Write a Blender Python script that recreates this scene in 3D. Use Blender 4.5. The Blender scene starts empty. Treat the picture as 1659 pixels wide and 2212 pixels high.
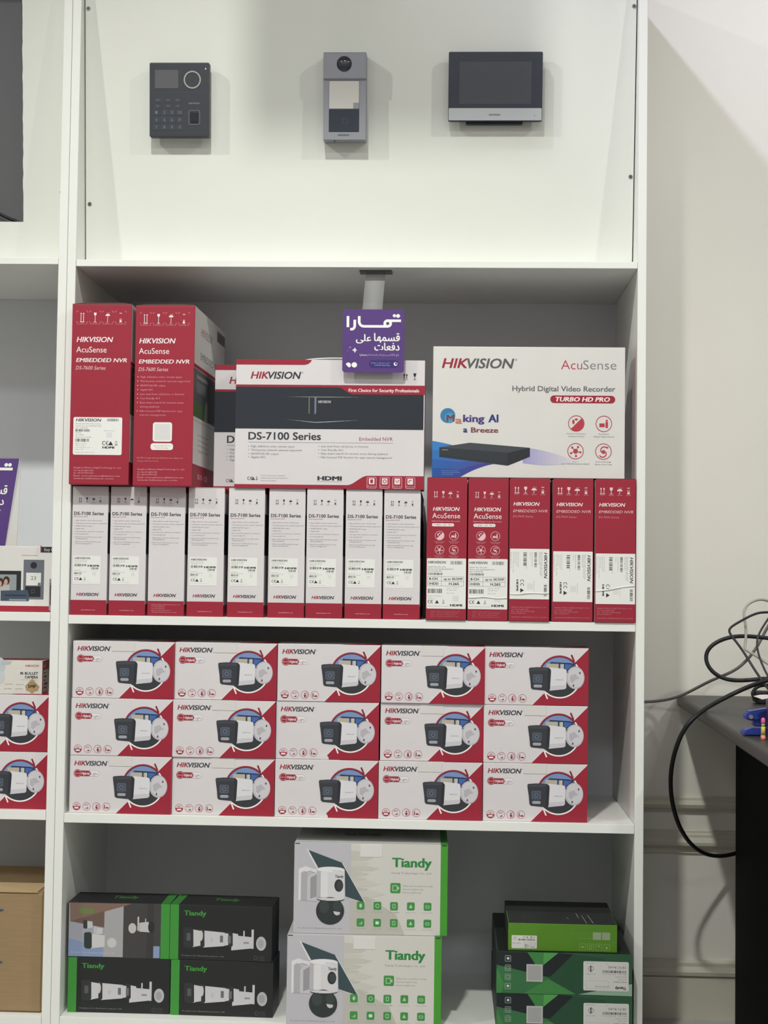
import bpy, bmesh, math, random
from mathutils import Vector, Matrix

random.seed(7)
SC = bpy.context.scene
COL = SC.collection

# ------------------------------------------------------------------ camera
CAM_POS = Vector((0.7959, -3.0478, 0.9945))
YAW, PITCH, ROLL, FPX = -0.0421, 0.0428, -0.0130, 3215.5
_f = Vector((math.sin(YAW)*math.cos(PITCH), math.cos(YAW)*math.cos(PITCH), math.sin(PITCH)))
_r = Vector((math.cos(YAW), -math.sin(YAW), 0))
_d = _f.cross(_r)
CR = math.cos(ROLL)*_r + math.sin(ROLL)*_d
CD = -math.sin(ROLL)*_r + math.cos(ROLL)*_d
CF = _f
cam_data = bpy.data.cameras.new('camera')
cam = bpy.data.objects.new('camera', cam_data)
COL.objects.link(cam)
cam_data.sensor_fit = 'HORIZONTAL'
cam_data.sensor_width = 36.0
cam_data.lens = FPX/1659*36.0
cam_data.clip_start = 0.05
mw = Matrix.Identity(4)
for i in range(3):
    mw[i][0] = CR[i]; mw[i][1] = -CD[i]; mw[i][2] = -CF[i]; mw[i][3] = CAM_POS[i]
cam.matrix_world = mw
SC.camera = cam

# ------------------------------------------------------------------ light
SC.view_settings.view_transform = 'Standard'
SC.view_settings.look = 'None'
SC.view_settings.gamma = 1.0
SC.view_settings.use_curve_mapping = False
SC.view_settings.exposure = 0.05

world = bpy.data.worlds.new('world')
SC.world = world
world.use_nodes = True
world.node_tree.nodes['Background'].inputs[0].default_value = (0.90, 0.93, 1.0, 1)
world.node_tree.nodes['Background'].inputs[1].default_value = 0.03

def spot(name, loc, aim, power, color, angle, blend, radius):
    l = bpy.data.lights.new(name, 'SPOT')
    l.energy = power; l.color = color; l.spot_size = math.radians(angle); l.spot_blend = blend
    l.shadow_soft_size = radius
    o = bpy.data.objects.new(name, l); COL.objects.link(o)
    o.location = loc
    o.rotation_euler = (Vector(aim)-Vector(loc)).to_track_quat('-Z', 'Y').to_euler()
    return o

WARM = (0.985, 1.0, 0.935)
COOL = (0.80, 0.78, 1.0)
spot('ceiling_spot_west', (-2.55, -2.4, 3.98), (0.5, 0.0, 0.6), 175, WARM, 62, 1.0, 0.06)
spot('ceiling_spot_centre', (0.36, -2.4, 3.98), (0.54, 0.0, 0.64), 300, WARM, 51, 1.0, 0.075)
spot('ceiling_spot_east', (3.70, -2.4, 3.98), (0.8, 0.0, 0.65), 135, WARM, 60, 1.0, 0.06)
spot('ceiling_lamp_cool', (0.0, -1.2, 3.87), (1.95, 0.4, 2.15), 125, COOL, 50, 1.0, 0.05)
spot('wall_fill_spot', (2.35, -1.0, 3.98), (1.90, 0.41, 2.2), 120, (0.94, 0.93, 1.0), 40, 1.0, 0.06)  # added fill that lifts the right wall, not a known lamp
def fill_panel(name, x, y, power):  # added fill behind the camera, brightens the shelf interiors
    l = bpy.data.lights.new(name, 'AREA'); l.shape = 'RECTANGLE'; l.size = 1.2; l.size_y = 0.6
    l.energy = power; l.color = (0.94, 0.945, 1.0)
    o = bpy.data.objects.new(name, l); COL.objects.link(o); o.location = (x, y, 4.09)
for i, x in enumerate((-1.4, 0.7, 2.8)): fill_panel('added_fill_panel', x, -4.6, 29)

# ------------------------------------------------------------------ measuring helper
def P(u, v, Y):
    """photo pixel -> point on the vertical plane y = Y"""
    w = CF + CR*((u-829.5)/FPX) + CD*((v-1106)/FPX)
    return CAM_POS + w*((Y-CAM_POS.y)/w.y)

def PZ(u, v, Z):
    w = CF + CR*((u-829.5)/FPX) + CD*((v-1106)/FPX)
    return CAM_POS + w*((Z-CAM_POS.z)/w.z)

# ------------------------------------------------------------------ materials
MATS = {}
def lin(c):
    c = c/255.0
    return c/12.92 if c <= 0.04045 else ((c+0.055)/1.055)**2.4

def mat(rgb, rough=0.5, metal=0.0, noise=0.0, scale=40.0, bump=0.0, spec=0.4, name=None, stretch=None, alpha=1.0, coat=0.0):
    key = (tuple(rgb), rough, metal, noise, scale, bump, spec, stretch, alpha, coat)
    if key in MATS: return MATS[key]
    m = bpy.data.materials.new(name or 'surface_%d_%d_%d' % tuple(int(x) for x in rgb))
    m.use_nodes = True
    nt = m.node_tree; b = nt.nodes['Principled BSDF']
    col = (lin(rgb[0]), lin(rgb[1]), lin(rgb[2]), 1)
    b.inputs['Base Color'].default_value = col
    b.inputs['Roughness'].default_value = rough
    b.inputs['Metallic'].default_value = metal
    b.inputs['Specular IOR Level'].default_value = spec
    if coat: b.inputs['Coat Weight'].default_value = coat
    if alpha < 1: b.inputs['Alpha'].default_value = alpha
    if noise > 0 or bump > 0:
        tc = nt.nodes.new('ShaderNodeTexCoord')
        mp = nt.nodes.new('ShaderNodeMapping')
        if stretch: mp.inputs['Scale'].default_value = stretch
        nz = nt.nodes.new('ShaderNodeTexNoise')
        nz.inputs['Scale'].default_value = scale; nz.inputs['Detail'].default_value = 4
        nt.links.new(tc.outputs['Object'], mp.inputs['Vector'])
        nt.links.new(mp.outputs['Vector'], nz.inputs['Vector'])
        if noise > 0:
            rp = nt.nodes.new('ShaderNodeValToRGB')
            lo = [max(0, c*(1-noise)) for c in col[:3]]; hi = [min(1, c*(1+noise)) for c in col[:3]]
            rp.color_ramp.elements[0].position = 0.3; rp.color_ramp.elements[1].position = 0.7
            rp.color_ramp.elements[0].color = (*lo, 1); rp.color_ramp.elements[1].color = (*hi, 1)
            nt.links.new(nz.outputs['Fac'], rp.inputs['Fac'])
            nt.links.new(rp.outputs['Color'], b.inputs['Base Color'])
        if bump > 0:
            bp = nt.nodes.new('ShaderNodeBump')
            bp.inputs['Strength'].default_value = bump; bp.inputs['Distance'].default_value = 0.002
            nt.links.new(nz.outputs['Fac'], bp.inputs['Height'])
            nt.links.new(bp.outputs['Normal'], b.inputs['Normal'])
    MATS[key] = m
    return m

def ink(rgb): return mat(rgb, rough=0.55, spec=0.25)

MELA = mat((240, 241, 236), rough=0.42, noise=0.02, scale=6, name='white_melamine', stretch=(1, 1, 0.2))
BACKB = mat((226, 228, 232), rough=0.6, noise=0.02, scale=5, name='backing_board')
PANEL = mat((229, 231, 223), rough=0.5, noise=0.015, scale=4, name='upper_panel_board')
WALLM = mat((234, 231, 221), rough=0.7, noise=0.02, scale=3, bump=0.08, name='cream_wall_paint')
TRIMM = mat((208, 204, 188), rough=0.5, noise=0.02, scale=5, name='trim_paint')
FLOORM = mat((190, 188, 184), rough=0.4, noise=0.08, scale=5, name='floor_tile')
CEILM = mat((220, 220, 216), rough=0.8, noise=0.01, scale=3, name='ceiling_paint')
CARDB = mat((156, 132, 98), rough=0.8, noise=0.05, scale=20, bump=0.1, name='brown_cardboard', stretch=(1, 1, 12))
STEEL = mat((120, 122, 124), rough=0.35, metal=0.8, name='screw_steel')
DARKGAP = mat((40, 40, 42), rough=0.8, name='dark_core')

WHITE = (223, 218, 220); PAPER = (238, 238, 234)
RED = (160, 45, 62); DRED = (140, 34, 50)
INK = (52, 52, 58); GREY = (118, 116, 118); LGREY = (170, 168, 168)
NAVY = (48, 52, 60); GREEN = (72, 158, 70); BLK = (36, 38, 40)

# ------------------------------------------------------------------ mesh helpers
def tag(o, label=None, cat=None, group=None, kind=None):
    if label: o['label'] = label
    if cat: o['category'] = cat
    if group: o['group'] = group
    if kind: o['kind'] = kind
    return o

def empty(name, loc=(0, 0, 0), rz=0.0, rx=0.0):
    o = bpy.data.objects.new(name, None); COL.objects.link(o)
    o.location = loc; o.rotation_euler = (rx, 0, rz)
    o.empty_display_size = 0.02
    return o

def link_mesh(name, me, parent=None):
    o = bpy.data.objects.new(name, me); COL.objects.link(o)
    if parent: o.parent = parent
    return o

def bm_obj(name, bm, mats, parent=None, smooth=False):
    me = bpy.data.meshes.new(name)
    bm.normal_update()
    bm.to_mesh(me); bm.free()
    for m in (mats if isinstance(mats, (list, tuple)) else [mats]): me.materials.append(m)
    if smooth:
        for p in me.polygons: p.use_smooth = True
    return link_mesh(name, me, parent)

def add_box(bm, x0, x1, y0, y1, z0, z1, mi=0):
    vs = [bm.verts.new((x, y, z)) for z in (z0, z1) for y in (y0, y1) for x in (x0, x1)]
    fs = [(0, 2, 3, 1), (4, 5, 7, 6), (0, 1, 5, 4), (2, 6, 7, 3), (0, 4, 6, 2), (1, 3, 7, 5)]
    out = []
    for f in fs:
        fc = bm.faces.new([vs[i] for i in f]); fc.material_index = mi; out.append(fc)
    return out

def box_obj(name, x0, x1, y0, y1, z0, z1, m, parent=None, bevel=0.0008, seg=1):
    bm = bmesh.new(); add_box(bm, x0, x1, y0, y1, z0, z1)
    if bevel: bmesh.ops.bevel(bm, geom=bm.edges[:], offset=bevel, segments=seg, affect='EDGES', profile=0.7)
    return bm_obj(name, bm, m, parent)

def prism(bm, pts, y0, y1, mi=0, axis='y'):
    """extrude an (x, z) outline from y0 to y1"""
    mk = (lambda a, b, t: (a, t, b)) if axis == 'y' else (lambda a, b, t: (t, a, b))
    A = [bm.verts.new(mk(a, b, y0)) for a, b in pts]; B = [bm.verts.new(mk(a, b, y1)) for a, b in pts]
    n = len(pts)
    fs = [bm.faces.new(A), bm.faces.new(B[::-1])]
    for i in range(n): fs.append(bm.faces.new([A[i], B[i], B[(i+1) % n], A[(i+1) % n]]))
    for f in fs: f.material_index = mi
    bmesh.ops.recalc_face_normals(bm, faces=fs)
    return fs

def rr_pts(x0, x1, z0, z1, r, n=5):
    pts = []
    for cx, cz, a0 in ((x1-r, z1-r, 0), (x0+r, z1-r, 90), (x0+r, z0+r, 180), (x1-r, z0+r, 270)):
        for k in range(n+1):
            a = math.radians(a0+90*k/n); pts.append((cx+r*math.cos(a), cz+r*math.sin(a)))
    return pts

def rr_obj(name, x0, x1, z0, z1, r, y0, y1, m, parent=None, bevel=0.0, seg=2):
    bm = bmesh.new(); prism(bm, rr_pts(x0, x1, z0, z1, r), y0, y1)
    if bevel:
        es = [e for e in bm.edges if all(abs(v.co.y-y0) < 1e-7 for v in e.verts)]
        bmesh.ops.bevel(bm, geom=es, offset=bevel, segments=seg, affect='EDGES', profile=0.6)
    return bm_obj(name, bm, m, parent)

def tube_obj(name, pts, rad, m, parent=None, res=6):
    cu = bpy.data.curves.new(name, 'CURVE'); cu.dimensions = '3D'
    sp = cu.splines.new('NURBS'); sp.points.add(len(pts)-1)
    for i, p in enumerate(pts): sp.points[i].co = (*p, 1)
    sp.order_u = 4; sp.use_endpoint_u = True; sp.resolution_u = res
    cu.bevel_depth = rad; cu.bevel_resolution = 3; cu.use_fill_caps = True
    t = bpy.data.objects.new('tmp', cu); COL.objects.link(t)
    dg = bpy.context.evaluated_depsgraph_get(); dg.update()
    me = bpy.data.meshes.new_from_object(t.evaluated_get(dg))
    bpy.data.objects.remove(t); bpy.data.curves.remove(cu)
    me.materials.clear(); me.materials.append(m)
    for p in me.polygons: p.use_smooth = True
    return link_mesh(name, me, parent)

def copy_tree(o, parent=None):
    c = o.copy(); COL.objects.link(c); c.parent = parent
    for ch in o.children: copy_tree(ch, c)
    return c

# ------------------------------------------------------------------ print (flat artwork on faces)
TXT = {}
def text_mesh(s, bold, shear, res):
    key = (s, bold, shear, res)
    if key in TXT: return TXT[key]
    cu = bpy.data.curves.new('txt', 'FONT'); cu.body = s; cu.resolution_u = res
    cu.shear = shear; cu.offset = bold
    o = bpy.data.objects.new('txt', cu); COL.objects.link(o)
    dg = bpy.context.evaluated_depsgraph_get(); dg.update()
    me = bpy.data.meshes.new_from_object(o.evaluated_get(dg))
    vs = [(v.co.x, v.co.y) for v in me.vertices]; fs = [tuple(p.vertices) for p in me.polygons]
    bpy.data.objects.remove(o); bpy.data.curves.remove(cu); bpy.data.meshes.remove(me)
    xs = [v[0] for v in vs] or [0, 1]; ys = [v[1] for v in vs] or [0, 1]
    TXT[key] = (vs, fs, (min(xs), max(xs), min(ys), max(ys)))
    return TXT[key]

_AR = {}
for ch, iso, n in (('ا', 0xFE8D, 2), ('ب', 0xFE8F, 4), ('ة', 0xFE93, 2), ('ت', 0xFE95, 4), ('ج', 0xFE9D, 4), ('ح', 0xFEA1, 4), ('خ', 0xFEA5, 4),
                   ('د', 0xFEA9, 2), ('ذ', 0xFEAB, 2), ('ر', 0xFEAD, 2), ('ز', 0xFEAF, 2), ('س', 0xFEB1, 4), ('ش', 0xFEB5, 4), ('ص', 0xFEB9, 4),
                   ('ط', 0xFEC1, 4), ('ع', 0xFEC9, 4), ('غ', 0xFECD, 4), ('ف', 0xFED1, 4), ('ق', 0xFED5, 4), ('ك', 0xFED9, 4), ('ل', 0xFEDD, 4),
                   ('م', 0xFEE1, 4), ('ن', 0xFEE5, 4), ('ه', 0xFEE9, 4), ('و', 0xFEED, 2), ('ى', 0xFEEF, 2), ('ي', 0xFEF1, 4), ('أ', 0xFE83, 2), ('إ', 0xFE87, 2)):
    _AR[ch] = (iso, n)
def arabic(s):
    out = []
    for i, ch in enumerate(s):
        if ch not in _AR: out.append(ch); continue
        iso, n = _AR[ch]
        prev = i > 0 and s[i-1] in _AR and _AR[s[i-1]][1] == 4
        nxt = n == 4 and i+1 < len(s) and s[i+1] in _AR
        form = 3 if (prev and nxt) else 2 if nxt else 1 if prev else 0
        out.append(chr(iso+form))
    return ''.join(reversed(out))

SMALL_PRINT = ('fine_print', 'feature_list', 'sticker_print', 'base_lettering', 'top_print', 'side_print')
class Art:
    """flat print drawn in its own units (x right, y down) on a face W x H; split into named parts"""
    STEP = 0.00003
    def __init__(s, W, H):
        s.W, s.H = W, H; s.parts = {}; s.order = []; s.cur = None; s.bb = []; s.part('print')
    def part(s, name):
        s.cur = name
        if name not in s.parts: s.parts[name] = []; s.order.append(name)
        return s
    def up(s, n=1): return s
    def raw(s, vs, fs, c):
        """each shape is laid just above whatever print it overlaps"""
        if not vs: return
        xs = [v[0] for v in vs]; ys = [v[1] for v in vs]; b = (min(xs), max(xs), min(ys), max(ys)); lay = 0
        for (a0, a1, b0, b1), l in s.bb:
            if l >= lay and a0 < b[1] and b[0] < a1 and b0 < b[3] and b[2] < b1: lay = l+1
        s.bb.append((b, lay)); s.parts[s.cur].append((lay, tuple(c), vs, fs))
    def poly(s, pts, c): s.raw(list(pts), [tuple(range(len(pts)))], c)
    def rect(s, x0, y0, x1, y1, c): s.poly([(x0, y0), (x1, y0), (x1, y1), (x0, y1)], c)
    def rrect(s, x0, y0, x1, y1, r, c, n=4):
        s.poly([(a, b) for a, b in rr_pts(x0, x1, y0, y1, min(r, (x1-x0)/2-1e-4, (y1-y0)/2-1e-4), n)], c)
    def rframe(s, x0, y0, x1, y1, r, w, c, n=3):
        o = rr_pts(x0, x1, y0, y1, r, n); i = rr_pts(x0+w, x1-w, y0+w, y1-w, max(r-w, w*0.2), n); m = len(o)
        s.raw(o+i, [(k, (k+1) % m, m+(k+1) % m, m+k) for k in range(m)], c)
    def ell(s, cx, cy, rx, ry, c, n=28, a0=0, a1=360):
        pts = [(cx+rx*math.cos(math.radians(a0+(a1-a0)*k/n)), cy+ry*math.sin(math.radians(a0+(a1-a0)*k/n))) for k in range(n if a1-a0 >= 360 else n+1)]
        s.poly(pts, c)
    def ring(s, cx, cy, r, w, c, a0=0, a1=360, n=30, ry=None):
        ry = ry or r; k = ry/r
        o = []; i = []
        for q in range(n+1):
            a = math.radians(a0+(a1-a0)*q/n); ca, sa = math.cos(a), math.sin(a)
            o.append((cx+r*ca, cy+r*k*sa)); i.append((cx+(r-w)*ca, cy+(r-w)*k*sa))
        s.raw(o+i, [(q, q+1, n+2+q, n+1+q) for q in range(n)], c)
    def line(s, pts, w, c):
        L = []; R = []
        for k, (x, y) in enumerate(pts):
            a = pts[max(0, k-1)]; b = pts[min(len(pts)-1, k+1)]
            dx, dy = b[0]-a[0], b[1]-a[1]; q = math.hypot(dx, dy) or 1
            nx, ny = -dy/q*w/2, dx/q*w/2
            L.append((x+nx, y+ny)); R.append((x-nx, y-ny))
        n = len(pts)
        s.raw(L+R, [(k, k+1, n+k+1, n+k) for k in range(n-1)], c)
    def text(s, t, x0, x1, y0, y1, c, bold=0.0, shear=0.0, res=2, box=False, rot=0):
        """fit the line into x0..x1; y0..y1 is the cap height (or the whole ink box if box)"""
        heavy = bold > 0.012 and res >= 2
        vs, fs, (a, b, lo, hi) = text_mesh(t, min(bold, 0.0), shear, res)
        if heavy: a, b, lo, hi = a-bold, b+bold, lo-bold*0.4, hi+bold*0.4
        if not box: lo, hi = (-bold*0.4, 0.682+bold*0.4) if heavy else (0.0, 0.682)
        sx = (x1-x0)/max(b-a, 1e-6); sy = (y1-y0)/max(hi-lo, 1e-6)
        if rot == 90: sx = (y1-y0)/max(b-a, 1e-6); sy = (x1-x0)/max(hi-lo, 1e-6)   # reads downwards
        # heavier strokes: overlapping copies, a stroke's breadth apart
        for du, dv in (((bold, bold*0.4), (-bold, bold*0.4), (bold, -bold*0.4), (-bold, -bold*0.4), (0, 0)) if heavy else ((0, 0),)):
            if rot == 0: out = [(x0+(u+du-a)*sx, y1-(v+dv-lo)*sy) for u, v in vs]
            elif rot == 180: out = [(x1-(u+du-a)*sx, y0+(v+dv-lo)*sy) for u, v in vs]
            else: out = [(x0+(v+dv-lo)*sy, y0+(u+du-a)*sx) for u, v in vs]
            s.raw(out, fs, c)
    def barcode(s, x0, y0, x1, y1, c=INK, n=16, seed=1, vert=False):
        rnd = random.Random(seed); L = y1-y0 if vert else x1-x0; p = 0.0; vs = []; fs = []
        while p < L:
            w = L/n*rnd.choice((0.35, 0.5, 0.9)); e = min(p+w, L); k = len(vs)
            vs += [(x0, y0+p), (x1, y0+p), (x1, y0+e), (x0, y0+e)] if vert else [(x0+p, y0), (x0+e, y0), (x0+e, y1), (x0+p, y1)]
            fs.append((k, k+1, k+2, k+3)); p = e+L/n*rnd.choice((0.3, 0.5, 0.8))
        s.raw(vs, fs, c)
    def build(s, parent, origin, ux, ud, nrm, w, h, base=0.0003):
        O, U, D, N = Vector(origin), Vector(ux), Vector(ud), Vector(nrm); objs = {}
        for name in s.order:
            items = s.parts[name]
            if not items: continue
            V = []; F = []; MI = []; cols = []
            for lay, c, vs, fs in items:
                if c not in cols: cols.append(c)
                k = len(V)
                off = N*(base+lay*s.STEP)
                for x, y in vs: V.append(O+U*(x/s.W*w)+D*(y/s.H*h)+off)
                for f in fs: F.append([k+i for i in f]); MI.append(cols.index(c))
            me = bpy.data.meshes.new(name); me.from_pydata(V, [], F)
            for c in cols: me.materials.append(ink(c))
            me.polygons.foreach_set('material_index', MI); me.update()
            objs[name] = link_mesh(name, me, parent)
            if name in SMALL_PRINT: objs[name]['kind'] = 'stuff'
        return objs

def face_frame(w, h, d, which):
    if which == 'front': return (-w/2, 0, h), (1, 0, 0), (0, 0, -1), (0, -1, 0), w, h
    if which == 'right': return (w/2, 0, h), (0, 1, 0), (0, 0, -1), (1, 0, 0), d, h
    if which == 'left': return (-w/2, d, h), (0, -1, 0), (0, 0, -1), (-1, 0, 0), d, h
    if which == 'top': return (-w/2, d, h), (1, 0, 0), (0, -1, 0), (0, 0, 1), w, d

def carton(root, w, h, d, front, right=None, left=None, top=None, bottom=None, back=None, bevel=0.0012):
    cs = [front, right or front, left or right or front, top or front, bottom or front, back or front]
    ms = [mat(c, rough=0.5, spec=0.3, noise=0.025, scale=9, bump=0.12) for c in cs]
    bm = bmesh.new(); fs = add_box(bm, -w/2, w/2, 0, d, 0, h)
    # add_box order: bottom, top, front, back, left, right
    for f, mi in zip(fs, (4, 3, 0, 5, 2, 1)): f.material_index = mi
    bmesh.ops.bevel(bm, geom=bm.edges[:], offset=bevel, segments=2, affect='EDGES', profile=0.6)
    return bm_obj('carton', bm, ms, root)

def put_art(art, root, w, h, d, which='front', base=0.0003):
    return art.build(root, *face_frame(w, h, d, which), base=base)

def adopt(objs, parent_name, names):
    p = objs.get(parent_name)
    for n in names:
        if p and n in objs: objs[n].parent = p

def plate(root, name, w, h, fx0, fx1, fy0, fy1, m, t=0.0006, y=0.0):
    """thin raised piece on the front face; fractions of the face from the top-left"""
    return box_obj(name, -w/2+fx0*w, -w/2+fx1*w, y-t, y+0.0001, h-fy1*h, h-fy0*h, m, root, bevel=0.0002)

# ------------------------------------------------------------------ shared print motifs
BR = 'HIKVISION'
def brand2(a, x0, x1, y0, y1, c1=RED, c2=INK, bold=0.02, res=3):
    xm = x0+(x1-x0)*0.352; sh = (y1-y0)*0.0
    a.text('HIK', x0, xm+(x1-x0)*0.012, y0, y1, c1, bold, 0.22, res)
    a.text('VISION', xm-(x1-x0)*0.004, x1, y0, y1, c2, bold, 0.22, res)
    r = (y1-y0)*0.1
    a.ring(x1+r*1.8, y0+r, r, r*0.35, c2, n=10)
def brand1(a, x0, x1, y0, y1, c, bold=0.02, res=3, rot=0):
    a.text(BR, x0, x1, y0, y1, c, bold, 0.22, res, rot=rot)
def care_icons(a, cs, y0, y1, c, k=1.0, text=True):
    h = y1-y0; u = h*0.1*k
    x = cs[0]
    for q in (-2.2, 2.2):
        a.rect(x+q*u-u*0.45, y0+2.2*u/k, x+q*u+u*0.45, y1-1.4*u, c)
        a.poly([(x+q*u-1.5*u, y0+2.6*u), (x+q*u, y0), (x+q*u+1.5*u, y0+2.6*u)], c)
    a.rect(x-3.8*u, y1-u, x+3.8*u, y1, c)
    x = cs[1]
    a.poly([(x-2.3*u, y0), (x+2.3*u, y0), (x+2.0*u, y0+3.4*u), (x+0.8*u, y0+5*u), (x-0.8*u, y0+5*u), (x-2.0*u, y0+3.4*u)], c)
    a.rect(x-0.4*u, y0+4.8*u, x+0.4*u, y1-0.6*u, c); a.rect(x-2.2*u, y1-0.7*u, x+2.2*u, y1, c)
    x = cs[2]
    a.ell(x, y0+5.4*u, 4*u, 3.4*u, c, n=12, a0=180, a1=360)
    a.line([(x, y0+5*u), (x, y1-1.2*u), (x-0.5*u, y1-0.3*u), (x-1.5*u, y1-0.8*u)], 0.7*u, c)
    for q in (-1.5, 0.5, 2.5): a.line([(x+q*u, y0+1.2*u), (x+(q+0.8)*u, y0)], 0.4*u, c)
    x = cs[3]
    a.rect(x-1.8*u, y1-3*u, x+1.8*u, y1, c)
    a.rframe(x-1.6*u, y1-6*u, x+1.6*u, y1-3.3*u, 0.4*u, 0.5*u, c); a.line([(x-2*u, y0), (x+2*u, y0+1.6*u)], 0.5*u, c); a.line([(x-2*u, y0+1.6*u), (x+2*u, y0)], 0.5*u, c)
    if text:
        for x, t in zip(cs, ('THIS WAY UP', 'FRAGILE', 'KEEP DRY', 'STACK LIMIT')):
            a.text(t, x-3.6*u, x+3.6*u, y1+1.2*u, y1+2.0*u, c, res=1)
def marks(a, x0, x1, y0, y1, c=INK, rot=0):
    """CE mark, recycling triangle, crossed bin"""
    w = x1-x0; h = y1-y0; r = h/2; cy = (y0+y1)/2
    a.ring(x0+r, cy, r, r*0.3, c, 60, 300, 10); a.ring(x0+r*2.7, cy, r, r*0.3, c, 60, 300, 10)
    a.line([(x0+r*1.8, cy), (x0+r*2.8, cy)], r*0.3, c)
    tx = x0+w*0.55
    a.poly([(tx, y0), (tx+h*0.6, y1), (tx-h*0.6, y1)], c)
    bx = x1-h*0.35
    a.rframe(bx-h*0.2, y0, bx+h*0.2, y1-h*0.3, h*0.05, h*0.08, c); a.rect(bx-h*0.35, y1-h*0.15, bx+h*0.35, y1, c)
def lines(a, rows, c, h, res=1):
    for x0, x1, y, t in rows: a.text(t, x0, x1, y-h/2, y+h/2, c, 0.01, 0, res)
FEAT = ['High definition video stream input', 'Third-party network cameras supported', 'HDMI/VGA HD output', 'Gigabit NIC',
        'Live view from cell phone or Internet', 'User friendly GUI', 'Easy smart search for motion event', 'during playback',
        'Hik-Connect P2P function for easy', 'remote management']
ADDR = ['Hangzhou Hikvision Digital Technology Co., Ltd.', 'Tel: +86-571-8807-5998', 'Fax: +86-571-8993-5635', 'Email: overseasbusiness@hikvision.com', 'www.hikvision.com']
def feature_icons(a, cs, r, c, inv=False):
    """four round outline pictograms"""
    w = r*0.09
    for q, (x, y) in enumerate(cs):
        a.ring(x, y, r, w, c, n=26)
        if q == 0:
            a.ell(x, y, r*0.9, r*0.9, c, 16, -45, 135)
            a.ell(x-r*0.35, y-r*0.2, r*0.16, r*0.3, c, 8); a.ell(x+r*0.0, y-r*0.5, r*0.2, r*0.14, c, 8)
        elif q == 1:
            a.rect(x-r*0.55, y-r*0.05, x+r*0.1, y+r*0.4, c); a.ell(x+r*0.35, y-r*0.4, r*0.13, r*0.13, c, 8); a.rect(x+r*0.2, y-r*0.25, x+r*0.5, y+r*0.5, c)
        elif q == 2:
            a.ell(x, y, r*0.3, r*0.3, c, 12)
            for k in range(5):
                an = math.radians(72*k-60); a.ell(x+r*0.6*math.cos(an), y+r*0.6*math.sin(an), r*0.14, r*0.14, c, 8)
                a.line([(x, y), (x+r*0.55*math.cos(an), y+r*0.55*math.sin(an))], r*0.06, c)
        else:
            a.ell(x, y+r*0.05, r*0.24, r*0.24, c, 12)
            a.ring(x+r*0.1, y-r*0.15, r*0.5, r*0.13, c, 150, 330, 12); a.ring(x-r*0.1, y+r*0.25, r*0.5, r*0.13, c, -30, 150, 12)
            a.ell(x+r*0.45, y-r*0.5, r*0.15, r*0.1, c, 8)
# ================================================================== the room
WALL_Y = 0.412
def slab(name, x0, x1, y0, y1, z0, z1, m):
    o = box_obj(name, x0, x1, y0, y1, z0, z1, m, None, bevel=0); return tag(o, kind='structure')
slab('floor', -3.6, 5.0, -5.6, WALL_Y, -0.05, 0.0, FLOORM)
slab('wall_back', -3.6, 5.0, WALL_Y, WALL_Y+0.12, 0.0, 4.1, WALLM)
slab('wall_left', -3.72, -3.6, -5.6, WALL_Y, 0.0, 4.1, WALLM)
slab('wall_right', 5.0, 5.12, -5.6, WALL_Y, 0.0, 4.1, WALLM)
slab('wall_front', -3.6, 5.0, -5.72, -5.6, 0.0, 4.1, WALLM)
slab('ceiling', -3.6, 5.0, -5.6, WALL_Y, 4.1, 4.2, CEILM)
def rail(name, prof, x0=1.21, x1=5.0):
    bm = bmesh.new(); prism(bm, [(WALL_Y-a, b) for a, b in prof], x0, x1, axis='x')
    return tag(bm_obj(name, bm, TRIMM), kind='structure')
rail('trim_1', [(0, .466), (.006, .466), (.008, .470), (.014, .474), (.017, .482), (.014, .488), (.008, .491), (.008, .496), (.004, .499), (0, .499)])
rail('trim_2', [(0, .371), (.005, .371), (.005, .381), (.010, .384), (.018, .390), (.019, .397), (.014, .404), (.010, .407), (.010, .413), (.005, .417), (.005, .421), (0, .423)])
rail('trim_3', [(0, .094), (.013, .094), (.019, .098), (.021, .106), (.017, .113), (.013, .117), (.013, .125), (.006, .131), (0, .131)])
rail('baseboard_back', [(0, 0), (.014, 0), (.014, .093), (0, .093)])

# ================================================================== shelving units
T = 0.018
DEP = 0.407
TOPZ = 2.38
S1, S2, S3, S4 = 1.645, 0.9055, 0.4990, 0.0875      # shelf tops
TILT = 0.099
def panel_y(z): return 0.078-(z-S1)*TILT

def screw(root, x, z, y):
    bm = bmesh.new()
    n = 14; r = 0.0042
    prism(bm, [(x+r*math.cos(2*math.pi*k/n), z+r*math.sin(2*math.pi*k/n)) for k in range(n)], y-0.0012, y+0.002)
    o = bm_obj('screw', bm, STEEL, root)
    for a in (0.4, 0.4+math.pi/2):
        c, s_ = math.cos(a)*r*0.7, math.sin(a)*r*0.7
        bm = bmesh.new(); q = 0.0005
        prism(bm, [(x-c-s_*0.15, z-s_+c*0.15), (x+c-s_*0.15, z+s_+c*0.15), (x+c+s_*0.15, z+s_-c*0.15), (x-c+s_*0.15, z-s_-c*0.15)], y-0.0014, y-0.001)
        bm_obj('slot', bm, DARKGAP, o)

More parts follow.
